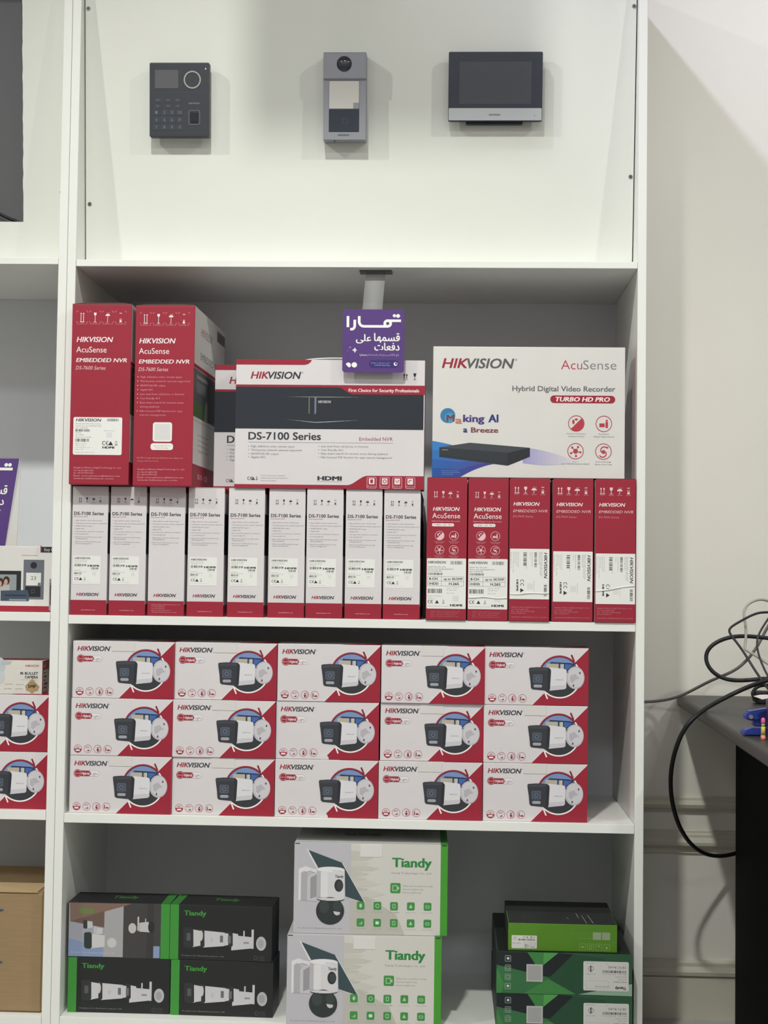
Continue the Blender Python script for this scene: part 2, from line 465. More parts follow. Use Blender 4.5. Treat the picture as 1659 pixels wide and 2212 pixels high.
def unit(name, X0, X1, shelves):
    root = empty(name, ((X0+X1)/2, 0, 0)); ox = (X0+X1)/2
    a, b = X0-ox, X1-ox
    box_obj('side_panel', a, a+T, 0, DEP, 0, TOPZ, MELA, root)
    box_obj('side_panel', b-T, b, 0, DEP, 0, TOPZ, MELA, root)
    box_obj('back_panel', a+T, b-T, DEP-0.004, DEP, 0.05, TOPZ, BACKB, root, bevel=0)
    box_obj('top_board', a+T, b-T, 0.0, DEP-0.005, TOPZ-T, TOPZ, MELA, root)
    for z, t, y0 in shelves:
        box_obj('shelf', a+T+0.0006, b-T-0.0006, y0, DEP-0.005, z-t, z, MELA, root, bevel=0.001, seg=2)
    box_obj('kick_board', a+T, b-T, 0.03, 0.046, 0.0, S4-T, MELA, root)
    return root, ox

U, UX = unit('shelving_unit', 0.0, 1.2, [(S1, 0.0140, 0.001), (S2, 0.018, 0.0), (S3, 0.0185, 0.0), (S4, 0.018, 0.0)])
tag(U, 'white melamine shelving unit packed with boxed cameras and recorders, bay in the middle', 'shelf unit')
# tilted display board that closes the upper compartment
def tilted_board(root, name, outline, th, m, ox):
    bm = bmesh.new()
    A = [bm.verts.new((x-ox, panel_y(z), z)) for x, z in outline]
    B = [bm.verts.new((x-ox, panel_y(z)+th, z)) for x, z in outline]
    n = len(outline); fs = [bm.faces.new(A), bm.faces.new(B[::-1])]
    for i in range(n): fs.append(bm.faces.new([A[i], B[i], B[(i+1) % n], A[(i+1) % n]]))
    bmesh.ops.recalc_face_normals(bm, faces=fs)
    return bm_obj(name, bm, m, root)
tilted_board(U, 'display_board', [(T+0.0025, S1+0.0005), (1.2-T-0.0025, S1+0.0005), (1.2-T-0.0025, TOPZ-T-0.002), (T+0.0025, TOPZ-T-0.002)], 0.012, PANEL, UX)
for (u, v) in ((191, 18), (194, 441), (1370, 13), (1362, 382)):
    p = P(u, v, 0.04); p = P(u, v, panel_y(p.z))
    screw(U, p.x-UX, p.z, panel_y(p.z))

L, LX = unit('shelving_unit', -1.201, -0.0008, [(S1+0.004, 0.0140, 0.001), (S2+0.004, 0.018, 0.0), (S3+0.004, 0.0185, 0.0), (S4, 0.018, 0.0)])
tag(L, 'neighbouring white shelving unit cut by the left edge, with a rough cut-out in its board', 'shelf unit')
# board with a hand-cut rectangular opening
rnd = random.Random(3)
cr = P(49.5, 300, 0.05).x; cb = P(20, 477, 0.06).z; cl = -1.05; ct = TOPZ-0.06
bx0, bx1, bz0, bz1 = -1.201+T+0.0025, -0.0008-T-0.0025, S1+0.0045, TOPZ-T-0.002
edge = []
n = 40
for k in range(n+1):
    z = cb+(ct-cb)*k/n
    xx = cr+(P(47, 60, .03).x-cr+0.0015)*(k/n)+rnd.uniform(-0.0008, 0.0008)
    edge.append((xx, z))
hole = [(cl, cb+0.002)]+[(cl+(cr-cl)*q/24, cb+rnd.uniform(-0.0006, 0.0006)) for q in range(1, 24)]+edge+[(cl, ct)]
bm = bmesh.new()
def tv(x, z, th): return bm.verts.new((x-LX, panel_y(z)+th, z))
outer = [(bx0, bz0), (bx1, bz0), (bx1, bz1), (bx0, bz1)]
hl = [hole[0]]+hole[1:]
# bridge the ring as four strips
lower = [p for p in hole[:24]]+[edge[0]]
def strip(ptsA, ptsB):
    for th in (0, 0.012):
        a_ = [tv(x, z, th) for x, z in ptsA]; b_ = [tv(x, z, th) for x, z in ptsB]
        for i in range(len(a_)-1): bm.faces.new([a_[i], a_[i+1], b_[i+1], b_[i]])
strip(lower, [(x, bz0) for x, z in lower])
strip(edge, [(bx1, z) for x, z in edge])
strip([(bx0, bz0), (bx0, bz1)], [(cl, bz0), (cl, bz1)])
strip([(edge[0][0], bz0), (edge[0][0], edge[0][1])], [(bx1, bz0), (bx1, edge[0][1])])
strip([(cl, ct), (bx1, ct)], [(cl, bz1), (bx1, bz1)])
for i in range(len(lower)-1):
    bm.faces.new([tv(*lower[i], 0), tv(*lower[i+1], 0), tv(*lower[i+1], 0.012), tv(*lower[i], 0.012)])
for i in range(len(edge)-1):
    bm.faces.new([tv(*edge[i], 0), tv(*edge[i+1], 0), tv(*edge[i+1], 0.012), tv(*edge[i], 0.012)])
bmesh.ops.remove_doubles(bm, verts=bm.verts[:], dist=1e-6)
bmesh.ops.recalc_face_normals(bm, faces=bm.faces[:])
bm_obj('display_board', bm, PANEL, L)
p = P(131, 412, 0.05); screw(L, p.x-LX-0.001, p.z, panel_y(p.z))
# dark screen standing inside the opening
SCR = empty('television', (-0.55, 0.125, S1+0.006))
tag(SCR, 'dark television screen seen through the cut-out at the upper left edge', 'television')
rr_obj('housing', -0.52, 0.43, 0.05, 0.62, 0.01, 0.004, 0.045, mat((28, 29, 31), rough=0.5), SCR, bevel=0.002)
box_obj('screen', -0.51, 0.42, 0.0025, 0.0038, 0.06, 0.61, mat((100, 101, 103), rough=0.3, spec=0.3, name='dark_screen_glass'), SCR, bevel=0.0)
box_obj('stand', -0.25, 0.15, -0.01, 0.08, 0.0, 0.012, mat((28, 29, 31), rough=0.5), SCR)
box_obj('neck', -0.09, -0.01, 0.015, 0.04, 0.01, 0.06, mat((28, 29, 31), rough=0.5), SCR)
a = P(-40, 440, 0.105); b = P(0, 463, 0.105); c = P(22, 474, 0.105); d = P(45, 480, 0.105); e = P(60, 500, 0.11)
tag(tube_obj('cable', [a, b, c, d, e], 0.0035, mat((30, 32, 38), rough=0.5)), 'black cable crossing the bottom corner of the television opening', 'cable')
# ================================================================== boxes: camera cartons
CW, CH, CDP = 0.2115, 0.1172, 0.118
def camera_art():
    a = Art(1100, 606)
    a.part('corner_panel'); a.poly([(1100, 8), (1100, 606), (505, 606)], RED)
    a.line([(1096, 8), (508, 601)], 5, (244, 240, 238))
    a.part('camera_picture'); a.up()
    cx, cy = 793, 306
    a.ell(cx, cy, 212, 212, (60, 62, 66), 40)
    a.up()
    top = [(cx+205*math.cos(math.radians(t)), cy+205*math.sin(math.radians(t))) for t in range(200, 341, 7)]
    a.poly(top+[(cx+190, 300), (cx-190, 300)], (128, 150, 196))
    a.up()
    a.poly([(700, 150), (900, 158), (958, 168), (960, 178), (690, 166)], (46, 60, 96))
    a.rect(655, 168, 790, 240, (190, 182, 166)); a.rect(806, 170, 838, 245, (206, 198, 176)); a.poly([(850, 168), (950, 178), (905, 268), (850, 262)], (72, 108, 178))
    a.poly([(838, 262), (940, 172), (1000, 240), (960, 280)], (58, 62, 72))
    a.up()
    a.line([(790, 166), (790, 250)], 12, (40, 44, 56)); a.line([(844, 166), (844, 255)], 10, (40, 44, 56))
    a.up()
    a.ring(cx, cy, 226, 15, RED, 190, 322, 30); a.ring(cx, cy, 226, 15, (246, 242, 240), -38, 132, 34)
    a.up()
    a.line([(917, 72), (948, 142)], 17, DRED); a.line([(640, 472), (668, 540)], 15, (246, 242, 240))
    a.up()
    # mount disc, barrel and front of the pictured camera
    a.ell(960, 312, 97, 119, (196, 192, 200), 34); a.up()
    a.ell(966, 308, 84, 104, (212, 209, 214), 30); a.up()
    a.poly([(905, 292), (960, 270), (985, 300), (1010, 318), (965, 330), (930, 372), (905, 350)], (188, 184, 192))
    a.ell(1008, 262, 9, 13, (92, 88, 98), 8); a.ell(880, 256, 6, 6, (92, 88, 98), 8); a.ell(942, 394, 9, 14, (92, 88, 98), 8)
    a.up()
    a.poly([(690, 206), (850, 222), (866, 234), (868, 246), (866, 418), (850, 434), (690, 452)], (226, 224, 228))
    a.poly([(690, 405), (866, 388), (866, 420), (850, 434), (690, 452)], (208, 205, 212))
    a.up()
    a.text(BR, 752, 836, 332, 342, INK, 0.02, 0.2, 1)
    a.poly([(468, 224), (478, 213), (560, 206), (676, 210), (698, 226), (704, 244), (694, 436), (680, 450), (660, 452), (508, 440), (492, 424), (484, 340), (472, 260)], (62, 64, 70))
    a.up()
    a.poly([(474, 226), (560, 214), (672, 218), (668, 240), (480, 246)], (74, 76, 82))
    a.poly([(672, 222), (698, 232), (690, 436), (664, 446)], (52, 54, 60))
    a.rrect(514, 284, 612, 372, 14, (96, 102, 114)); a.rrect(520, 390, 610, 420, 14, (168, 170, 178))
    a.up()
    a.rrect(524, 294, 602, 362, 10, (78, 86, 100)); a.up(); a.ell(563, 328, 24, 24, (104, 112, 128), 14); a.up(); a.ell(563, 328, 12, 12, (64, 70, 84), 10)
    a.part('brand_lettering'); brand2(a, 48, 404, 56, 105, RED, (58, 58, 66))
    a.part('badge')
    a.rrect(96, 159, 320, 219, 29, (178, 160, 166)); a.up(); a.rrect(99, 162, 317, 216, 26, (240, 236, 238)); a.up()
    a.rrect(98, 160, 228, 218, 26, RED); a.ell(86, 188, 41, 41, RED, 24); a.up()
    a.ring(86, 188, 34, 3, (230, 190, 196), n=20); a.text('Smart', 58, 114, 180, 196, (232, 196, 202), 0.01, 0, 1)
    a.text('Hybrid', 130, 214, 174, 204, (250, 240, 242), 0.02, 0, 2); a.text('Light', 234, 306, 174, 204, (136, 104, 136), 0.01, 0, 2)
    a.part('pictogram')
    for x in (82, 190, 296, 403): a.ring(x, 537, 43, 4, (196, 96, 112), n=24)
    a.up()
    a.ell(82, 537, 40, 40, RED, 14, 0, 180); a.up(); a.rrect(58, 546, 106, 562, 7, (244, 240, 240)); a.text('HD', 64, 100, 514, 532, DRED, 0.03, 0, 1)
    a.text('IP67', 168, 208, 514, 528, DRED, 0.01, 0, 1); a.poly([(176, 560), (206, 560), (206, 544), (190, 552)], DRED)
    a.ell(298, 526, 8, 8, DRED, 8); a.poly([(284, 538), (312, 538), (302, 566), (294, 566)], DRED); a.ring(296, 537, 33, 5, (196, 96, 112), -70, 70, 10)
    a.ell(384, 524, 6, 6, DRED, 8); a.rect(379, 532, 389, 558, DRED); a.rect(398, 542, 428, 556, DRED)
    return a
CAM_ART = camera_art()
def camera_box():
    root = empty('camera_box')
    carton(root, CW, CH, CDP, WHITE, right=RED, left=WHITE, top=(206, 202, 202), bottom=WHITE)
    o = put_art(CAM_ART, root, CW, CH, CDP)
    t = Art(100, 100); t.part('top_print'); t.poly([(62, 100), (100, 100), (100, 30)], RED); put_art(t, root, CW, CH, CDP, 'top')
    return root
TABM = mat((222, 218, 216), rough=0.5)
proto = camera_box()
first = True
placed = []
cam_rows = [
    [(157.4, 375.8), (378.7, 595.7), (600.3, 820.8), (825.4, 1045.5), (1046.6, 1271.6)],
    [(154.5, 372.3), (375.0, 593.0), (597.6, 816.8), (823.0, 1043.6), (1045.5, 1269.0)],
    [(150.0, 371.0), (372.0, 592.0), (595.0, 816.0), (819.4, 1040.2), (1044.8, 1267.0)]]
row_y = [(1386.6, 1391, 1389.4, 1397, 1404), (1510, 1517, 1513, 1521, 1528), (1636, 1639, 1637, 1644, 1648)]
rname = ['top', 'middle', 'bottom']
cname = ['leftmost stack', 'second stack from the left', 'central stack', 'second stack from the right', 'rightmost stack']
tabs = {(0, 0): (.385, .61), (0, 1): (.375, .61), (1, 1): (.385, .615), (2, 0): (.385, .61), (2, 1): (.38, .61), (0, 3): (.385, .60), (1, 3): (.385, .61), (2, 3): (.38, .61), (1, 4): (.39, .60), (2, 4): (.385, .61)}
FY = 0.012
rnd = random.Random(11)
for r in range(3):
    for c in range(5):
        x0, x1 = cam_rows[r][c]; y = row_y[r][c]+60
        xm = (P(x0, y, FY).x+P(x1, y, FY).x)/2
        o = proto if first else copy_tree(proto)
        o.location = (xm, FY+rnd.uniform(-.003, .003), S3+0.0003+(2-r)*(CH+0.0006))
        o.rotation_euler.z = math.radians(rnd.uniform(-.35, .35))
        tag(o, 'white and red bullet camera box, %s of the %s' % (rname[r], cname[c]), 'box', 'bullet camera boxes stacked three high on the middle shelf')
        placed.append((r, c, o))
        first = False
# two more on the neighbouring unit
for k, (xr, yy) in enumerate(((106.0, 1560), (104.0, 1690))):
    o = copy_tree(proto)
    for ch in list(o.children):
        if ch.name.split('.')[0] == 'thumb_flap': bpy.data.objects.remove(ch)
    xm = P(xr, yy, 0.02).x-CW/2
    o.location = (xm, 0.02, S3+0.0043+(1-k)*(CH+0.0006)); o.rotation_euler.z = 0
    tag(o, ('bullet camera box under the infrared camera box in the left unit', 'bullet camera box at the bottom of the pile in the left unit')[k], 'box', 'camera boxes in the left unit')
# tabs and thumb flaps differ from box to box
for r, c, o in placed:
    if (r, c) in tabs:
        t = tabs[(r, c)]; plate(o, 'tuck_tab', CW, CH, t[0], t[1], 0.0, 0.175, TABM, t=0.0009)
    if c == 2 and r > 0:
        bm = bmesh.new(); cx = -CW/2+CW*.478; rr = 0.0085
        prism(bm, [(cx+rr*math.cos(math.radians(q)), rr*1.15*math.sin(math.radians(q))) for q in range(0, 181, 15)], -0.0012, 0.0)
        bm_obj('thumb_flap', bm, TABM, o)
# ================================================================== boxes: recorder cartons (end faces)
def stripe_side(dark_from, dark_to, red_top, red_bot):
    a = Art(100, 100); a.part('side_print')
    a.rect(0, 0, 100, red_top, RED); a.rect(0, dark_from, 100, dark_to, NAVY); a.rect(0, red_bot, 100, 100, RED)
    return a
SW, SH, SD = 0.0752, 0.2650, 0.385
def slim_art(sticker=True):
    a = Art(325, 1140)
    a.part('base_band'); a.rect(0, 1008, 325, 1140, RED); a.up()
    a.part('care_symbols'); care_icons(a, (72, 132, 192, 252), 95, 135, INK, 0.9, False)
    for x in (72, 132, 192, 252): a.text('KEEP DRY', x-16, x+16, 138, 143, LGREY, res=1)
    a.part('title_lettering'); a.text('DS-7100 Series', 18, 285, 223, 252, (70, 72, 78), 0.02, 0, 2)
    a.text('Embedded NVR', 18, 142, 261, 271, (186, 90, 104), 0.01, 0, 1)
    a.part('feature_list')
    ws = (235, 275, 150, 80, 250, 115, 240, 110, 230, 145); ys = (300, 325, 350, 373, 398, 421, 447, 463, 490, 506)
    for k in range(10):
        a.text(FEAT[k], 34, 34+ws[k], ys[k]-4.5, ys[k]+4.5, (128, 126, 128), 0.02, 0, 1)
        if k not in (7, 9): a.ell(22, ys[k], 2.2, 2.2, GREY, 6)
    a.part('brand_lettering'); brand2(a, 52, 252, 944, 971, RED, INK, 0.02, 2)
    a.part('base_lettering')
    if sticker: a.text('www.hikvision.com', 96, 224, 1090, 1100, (232, 190, 196), 0.02, 0, 1)
    else:
        for k, (w, t) in enumerate(zip((255, 115, 115, 175, 225), ADDR)): a.text(t, 36, 36+w, 1034+k*17, 1043+k*17, (222, 160, 170), 0.02, 0, 1)
    if sticker:
        a.part('spec_sticker'); a.rect(20, 615, 266, 866, PAPER); a.up()
        a.part('sticker_print')
        a.text(BR, 30, 172, 628, 645, INK, 0.02, 0.2, 2)
        for k, (y, w) in enumerate(((656, 115), (668, 112), (680, 60), (710, 75), (744, 60), (757, 110), (790, 60))): a.text('Network Video Recorder', 30, 30+w, y-3, y+3, INK, 0.01, 0, 1)
        a.barcode(30, 690, 138, 707, INK, 18, 3); a.barcode(30, 764, 98, 780, INK, 12, 5); a.barcode(182, 718, 246, 735, INK, 12, 8)
        a.text('HDMI', 150, 252, 695, 712, INK, 0.05, 0, 2); a.text('www.hik-connect.com', 180, 246, 743, 747, GREY, 0, 0, 1)
        a.rect(196, 760, 226, 790, (226, 226, 224))
        marks(a, 32, 134, 806, 832); a.text('Hangzhou Hikvision Digital Technology Co.', 30, 182, 846, 851, LGREY, 0, 0, 1)
    return a
A_SLIM, A_SLIM_PLAIN = slim_art(True), slim_art(False)
SIDE = stripe_side(20, 52, 4, 91)
def slim_box(art):
    root = empty('recorder_box')
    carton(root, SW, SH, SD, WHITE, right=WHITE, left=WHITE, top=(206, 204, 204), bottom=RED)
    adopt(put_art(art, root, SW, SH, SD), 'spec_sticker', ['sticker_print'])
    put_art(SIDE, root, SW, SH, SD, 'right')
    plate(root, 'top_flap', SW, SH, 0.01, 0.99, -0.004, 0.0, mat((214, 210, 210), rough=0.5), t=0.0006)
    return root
pa, pb = slim_box(A_SLIM), slim_box(A_SLIM_PLAIN)
slim_px = [(152.6, 231.5), (235.6, 314.4), (318.4, 399.4), (405, 482.2), (492, 570), (579, 658), (660.8, 741.3), (744.8, 825.6), (828.4, 907.6)]
order = ['leftmost, against the left upright', 'second from the left', 'the one without a spec sticker', 'fourth from the left', 'the middle one, fifth from the left', 'sixth from the left',
         'third from the right', 'second from the right', 'rightmost, beside the red boxes']
rnd = random.Random(5); used = False
for k, (x0, x1) in enumerate(slim_px):
    if k == 2: o = pb
    else:
        o = copy_tree(pa) if used else pa; used = True
    xm = (P(x0, 1190, 0).x+P(x1, 1190, 0).x)/2
    o.location = (xm, 0.002+rnd.uniform(0, .004), S2+0.0003); o.rotation_euler.z = math.radians((0, 0, -.2, .3, -.5, .3, .2, 0, 0)[k])
    tag(o, 'slim white recorder box standing on end, %s' % order[k], 'box', 'slim white recorder boxes standing in a row')

RW, RH, RD = 0.0822, 0.2905, 0.385
PINK = (236, 196, 202); OFFW = (246, 236, 236)
def red_dvr_art():
    a = Art(285, 1005)
    a.part('care_symbols'); care_icons(a, (62, 115, 165, 217), 94, 136, (236, 210, 214), 0.9)
    a.part('brand_lettering'); brand1(a, 42, 232, 207, 234, OFFW)
    a.part('title_lettering'); a.text('AcuSense', 38, 236, 250, 286, OFFW, 0.0, 0, 2)
    a.text('Hybrid Digital Video Recorder', 36, 236, 302, 311, PINK, 0.02, 0, 1)
    a.rrect(37, 322, 193, 344, 10, OFFW); a.up(); a.text('TURBO HD PRO', 47, 184, 327, 339, RED, 0.03, 0.2, 1)
    a.part('pictogram'); cs = ((92, 409), (193, 409), (92, 510), (193, 510)); feature_icons(a, cs, 33, PINK)
    for x, y in cs:
        a.text('Perimeter Protection', x-36, x+36, y+40, y+45, PINK, 0, 0, 1); a.text('Human Vehicle', x-26, x+26, y+49, y+54, PINK, 0, 0, 1)
    a.part('base_lettering')
    for k, w in enumerate((205, 190, 175, 190)): a.text(ADDR[k], 36, 36+w, 940+k*12, 946+k*12, (206, 130, 142), 0.01, 0, 1)
    a.part('spec_sticker'); a.rrect(4, 570, 281, 925, 6, PAPER); a.up()
    a.part('sticker_print')
    a.text(BR, 12, 140, 589, 607, INK, 0.02, 0.2, 2); a.barcode(172, 588, 256, 612, (90, 90, 90), 20, 2)
    lines(a, [(12, 138, 630, 'Digital Video Recorder'), (12, 190, 646, 'Model: iDS-7208HQHI-M1/S'), (12, 110, 660, 'SN: 0123456789')], INK, 9)
    a.barcode(12, 672, 118, 688, INK, 18, 4)
    a.rframe(10, 698, 266, 765, 1, 1.6, INK, 1); a.rect(10, 731, 266, 732.6, INK); a.rect(108, 698, 109.6, 765, INK)
    a.text('8-CH', 20, 80, 706, 723, INK, 0.03, 0, 2); a.text('up to 3K/5MP', 124, 258, 706, 723, INK, 0.02, 0, 2)
    a.text('1HDD', 20, 88, 740, 757, INK, 0.03, 0, 2); a.text('H.265', 162, 232, 740, 757, INK, 0.03, 0, 2)
    a.barcode(14, 785, 112, 816, INK, 16, 6)
    lines(a, [(146, 230, 778, 'Power: 12V DC'), (146, 214, 792, 'Input'), (146, 200, 814, 'Made in China'), (10, 110, 836, 'Hangzhou Hikvision'), (12, 66, 852, 'Address'), (10, 160, 907, 'www.hikvision.com')], GREY, 6)
    a.rect(188, 832, 232, 874, (226, 226, 224)); marks(a, 12, 132, 864, 888); a.text('HDMI', 170, 256, 892, 908, INK, 0.05, 0, 2)
    return a
def red_nvr_art(dy):
    a = Art(287, 1015)
    a.part('care_symbols'); care_icons(a, (50, 112, 172, 234), 57, 105, (236, 210, 214), 1.0)
    a.part('brand_lettering'); brand1(a, 26, 212, 168, 193, OFFW)
    a.part('title_lettering'); a.text('EMBEDDED NVR', 24, 268, 221, 240, PINK, 0.01, 0.25, 2); a.text('DS-7600 Series', 24, 168, 261, 277, (222, 150, 160), 0.01, 0.2, 1)
    a.part('base_lettering')
    for k, (y, w) in enumerate(((915, 245), (931, 120), (945, 165), (958, 100), (985, 250))): a.text(ADDR[k], 18, 18+w, y-4, y+4, (216, 144, 154), 0.01, 0, 1)
    a.part('spec_sticker'); y0 = 513+dy; a.rect(5, y0, 284, y0+358, PAPER); a.up()
    a.part('sticker_print')
    a.text(BR, 247, 270, y0+26, y0+210, INK, 0.02, 0.2, 2, rot=90)
    a.barcode(247, y0+252, 268, y0+335, INK, 16, 3, True)
    for k, (x, l) in enumerate(((232, 175), (222, 165), (212, 90), (164, 100), (148, 45), (124, 120), (66, 110), (54, 100), (42, 80), (30, 150), (14, 120))):
        a.text('Network Video Recorder', x-3, x+3, y0+24, y0+24+l, INK if k < 4 else GREY, 0.01, 0, 1, rot=90)
    a.barcode(178, y0+26, 196, y0+132, INK, 18, 5, True); a.barcode(100, y0+26, 122, y0+120, INK, 16, 7, True)
    a.text('HDMI', 52, 66, y0+220, y0+300, INK, 0.05, 0, 2, rot=90)
    x = 92; c = INK; a.ring(x, y0+232, 13, 4, c, 150, 390, 10); a.ring(x, y0+258, 13, 4, c, 150, 390, 10); a.poly([(x-12, y0+280), (x+14, y0+296), (x-12, y0+312)], c)
    a.rect(128, y0+246, 170, y0+290, (226, 226, 224)); a.text('www.hik-connect.com', 176, 181, y0+225, y0+305, GREY, 0, 0, 1, rot=90)
    return a
def red_box(art, side):
    root = empty('recorder_box')
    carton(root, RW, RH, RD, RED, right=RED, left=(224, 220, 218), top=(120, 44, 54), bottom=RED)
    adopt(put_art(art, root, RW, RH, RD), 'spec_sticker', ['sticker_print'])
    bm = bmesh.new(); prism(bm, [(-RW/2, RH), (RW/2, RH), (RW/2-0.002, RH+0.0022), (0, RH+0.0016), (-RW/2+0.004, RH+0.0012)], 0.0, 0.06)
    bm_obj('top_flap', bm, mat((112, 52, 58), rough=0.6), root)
    return root
def crease(root, y0, y1, h=RH):
    """strip of clear tape with a wrinkle across the sticker"""
    bm = bmesh.new(); n = 12; V = []
    for k in range(n+1):
        t = k/n; x = -RW/2+0.002+t*(RW-0.004); z = h-(y0+(y1-y0)*t)*h+0.0008*math.sin(9*t+y0*50)
        w = 0.0012+0.0009*abs(math.sin(5*t+1))
        V.append([bm.verts.new((x, -0.0009, z+w)), bm.verts.new((x, -0.0026, z)), bm.verts.new((x, -0.0009, z-w))])
    for k in range(n):
        for j in (0, 1): bm.faces.new([V[k][j], V[k+1][j], V[k+1][j+1], V[k][j+1]])
    bm_obj('tape_wrinkle', bm, mat((236, 236, 234), rough=0.25), root, smooth=True)
ra = red_box(red_dvr_art(), None); rb = copy_tree(ra); crease(rb, .835, .84)
rc = red_box(red_nvr_art(-13), None); crease(rc, .81, .80)
rd = red_box(red_nvr_art(2), None); re_ = red_box(red_nvr_art(14), None); crease(re_, .785, .74)
red_px = [(921.5, 1008), (1010.5, 1098), (1100, 1187.4), (1193, 1281.5), (1285, 1372.6)]
rl = ['red video recorder box with round pictograms, next to the white row', 'red video recorder box with round pictograms and a taped sticker', 'red network recorder box with sideways sticker, left of three',
      'red network recorder box with smooth sideways sticker, second from the right upright', 'red network recorder box with sideways sticker, against the right upright']
for k, (o, (x0, x1)) in enumerate(zip((ra, rb, rc, rd, re_), red_px)):
    xm = (P(x0, 1190, 0).x+P(x1, 1190, 0).x)/2
    if k == 4: xm = min(xm, 1.2-T-RW/2-0.0012)
    o.location = (xm, -0.004+(0, .002, 0, .003, 0)[k], S2+0.0003); o.rotation_euler.z = 0
    tag(o, rl[k], 'box', 'slim red recorder boxes standing in a row')

# ================================================================== boxes: two tall red cartons
AW, AH, AD = 0.1235, 0.3715, 0.345
def tall_art(second):
    a = Art(545, 1640)
    ox = -8 if second else 0
    a.part('care_symbols'); cs = (93, 211, 326, 444)
    care_icons(a, cs, 76, 162, OFFW, 0.62)
    for x in cs:
        for sx in (-1, 1):
            a.line([(x+sx*36, 62), (x+sx*48, 62), (x+sx*50, 76)], 4, (220, 140, 150)); a.line([(x+sx*36, 168), (x+sx*48, 168), (x+sx*50, 154)], 4, (220, 140, 150))
        a.text('HANDLE WITH CARE', x-48, x+48, 178, 184, (226, 160, 170), 0, 0, 1)
    a.part('brand_lettering'); brand1(a, 45+ox, 380+ox, 298, 345, OFFW)
    a.part('title_lettering'); a.text('AcuSense', 44+ox, 322+ox, 388, 440, OFFW, 0.0, 0, 3); a.text('EMBEDDED NVR', 44+ox, 510+ox, 492, 528, OFFW, 0.02, 0.2, 3)
    a.text('DS-7600 Series', 44+ox, 316+ox, 564, 597, (238, 200, 206), 0.01, 0.2, 2)
    if second:
        a.part('feature_list')
        ws = (380, 455, 230, 118, 405, 180, 400, 180, 388, 238)
        for k, y in enumerate((650, 688, 728, 766, 806, 845, 883, 920, 960, 995)):
            a.text(FEAT[k], 55, 55+ws[k], y-9, y+9, (226, 150, 160), 0.02, 0, 1)
            if k not in (7, 9): a.ell(32, y, 4, 4, OFFW, 8)
        a.part('code_panel'); a.rrect(178, 1062, 354, 1238, 22, PAPER); a.rrect(160, 1252, 366, 1314, 24, PAPER); a.up()
        a.rect(194, 1078, 338, 1222, (222, 220, 218)); a.text('Scan the QR Code to', 188, 338, 1270, 1279, RED, 0, 0, 1); a.text('Download App', 206, 320, 1290, 1299, RED, 0, 0, 1)
        a.part('fine_print'); a.text('NOTE: Design and specifications are subject to', 38, 460, 1378, 1392, (222, 150, 160), 0, 0, 1); a.text('change without notice.', 38, 240, 1406, 1419, (222, 150, 160), 0, 0, 1)
    else:
        a.part('spec_sticker'); a.rrect(33, 1030, 478, 1372, 14, PAPER); a.up()
        a.part('sticker_print'); a.text(BR, 55, 288, 1042, 1070, INK, 0.02, 0.2, 2); a.barcode(340, 1042, 444, 1066, INK, 20, 4)
        lines(a, [(55, 280, 1090, 'Network Video Recorder'), (55, 288, 1110, 'Model: DS-7616NXI-K2/16P'), (55, 165, 1128, 'SN: 123456789'), (55, 105, 1172, 'Version'), (55, 130, 1192, 'Date: 04/2023'), (55, 200, 1212, 'Network port: 10/100/1000')], INK, 10)
        a.barcode(55, 1140, 188, 1162, INK, 18, 6); a.barcode(55, 1226, 178, 1254, INK, 16, 9)
        lines(a, [(55, 160, 1270, 'HDD: 2 SATA'), (55, 145, 1286, 'Made in China'), (55, 190, 1306, 'www.hikvision.com'), (55, 130, 1324, 'Input: AC'), (55, 230, 1350, 'Hangzhou Hikvision Digital Technology'), (312, 412, 1152, 'www.hik-connect.com')], GREY, 8)
        a.rect(335, 1166, 388, 1216, (226, 226, 224)); marks(a, 298, 440, 1246, 1284); a.text('HDMI', 302, 410, 1294, 1314, INK, 0.05, 0, 2)
    a.part('base_lettering')
    for k, (y, w) in enumerate(((1488, 432), (1515, 180), (1537, 180), (1562, 420), (1586, 365))): a.text(ADDR[k], 44, 44+w, y-7, y+7, (232, 168, 178), 0.02 if k == 0 else 0, 0, 1)
    return a
def tall_side():
    a = Art(690, 2050); a.part('side_print')
    a.rect(0, 0, 690, 2050, (226, 222, 220)); a.up()
    a.rect(0, 650, 690, 695, RED); a.rect(0, 700, 690, 1250, (92, 94, 98)); a.rect(0, 1790, 690, 2050, RED); a.rect(500, 60, 690, 190, (110, 108, 108)); a.up()
    a.poly([(0, 1060), (250, 1080), (250, 1250), (0, 1250)], (86, 110, 74)); a.poly([(250, 1010), (360, 1050), (420, 1250), (230, 1250)], (150, 150, 148)); a.rect(60, 760, 300, 800, (150, 150, 150)); a.rect(60, 840, 260, 960, (120, 122, 124)); a.rect(300, 720, 690, 1240, (70, 72, 78))
    brand2(a, 130, 380, 190, 285, (190, 90, 90), GREY, 0.0, 2); a.text('EMBEDDED NVR', 130, 560, 480, 560, GREY, 0, 0, 2); a.rect(0, 1290, 690, 1297, LGREY)
    for k, y in enumerate((1440, 1500, 1560, 1620)): a.text(FEAT[k], 100, 330, y-12, y+12, GREY, 0, 0, 1)
    a.text('ISO CE', 110, 320, 1890, 1950, PINK, 0, 0, 1)
    return a
tops = S2+0.0003+SH
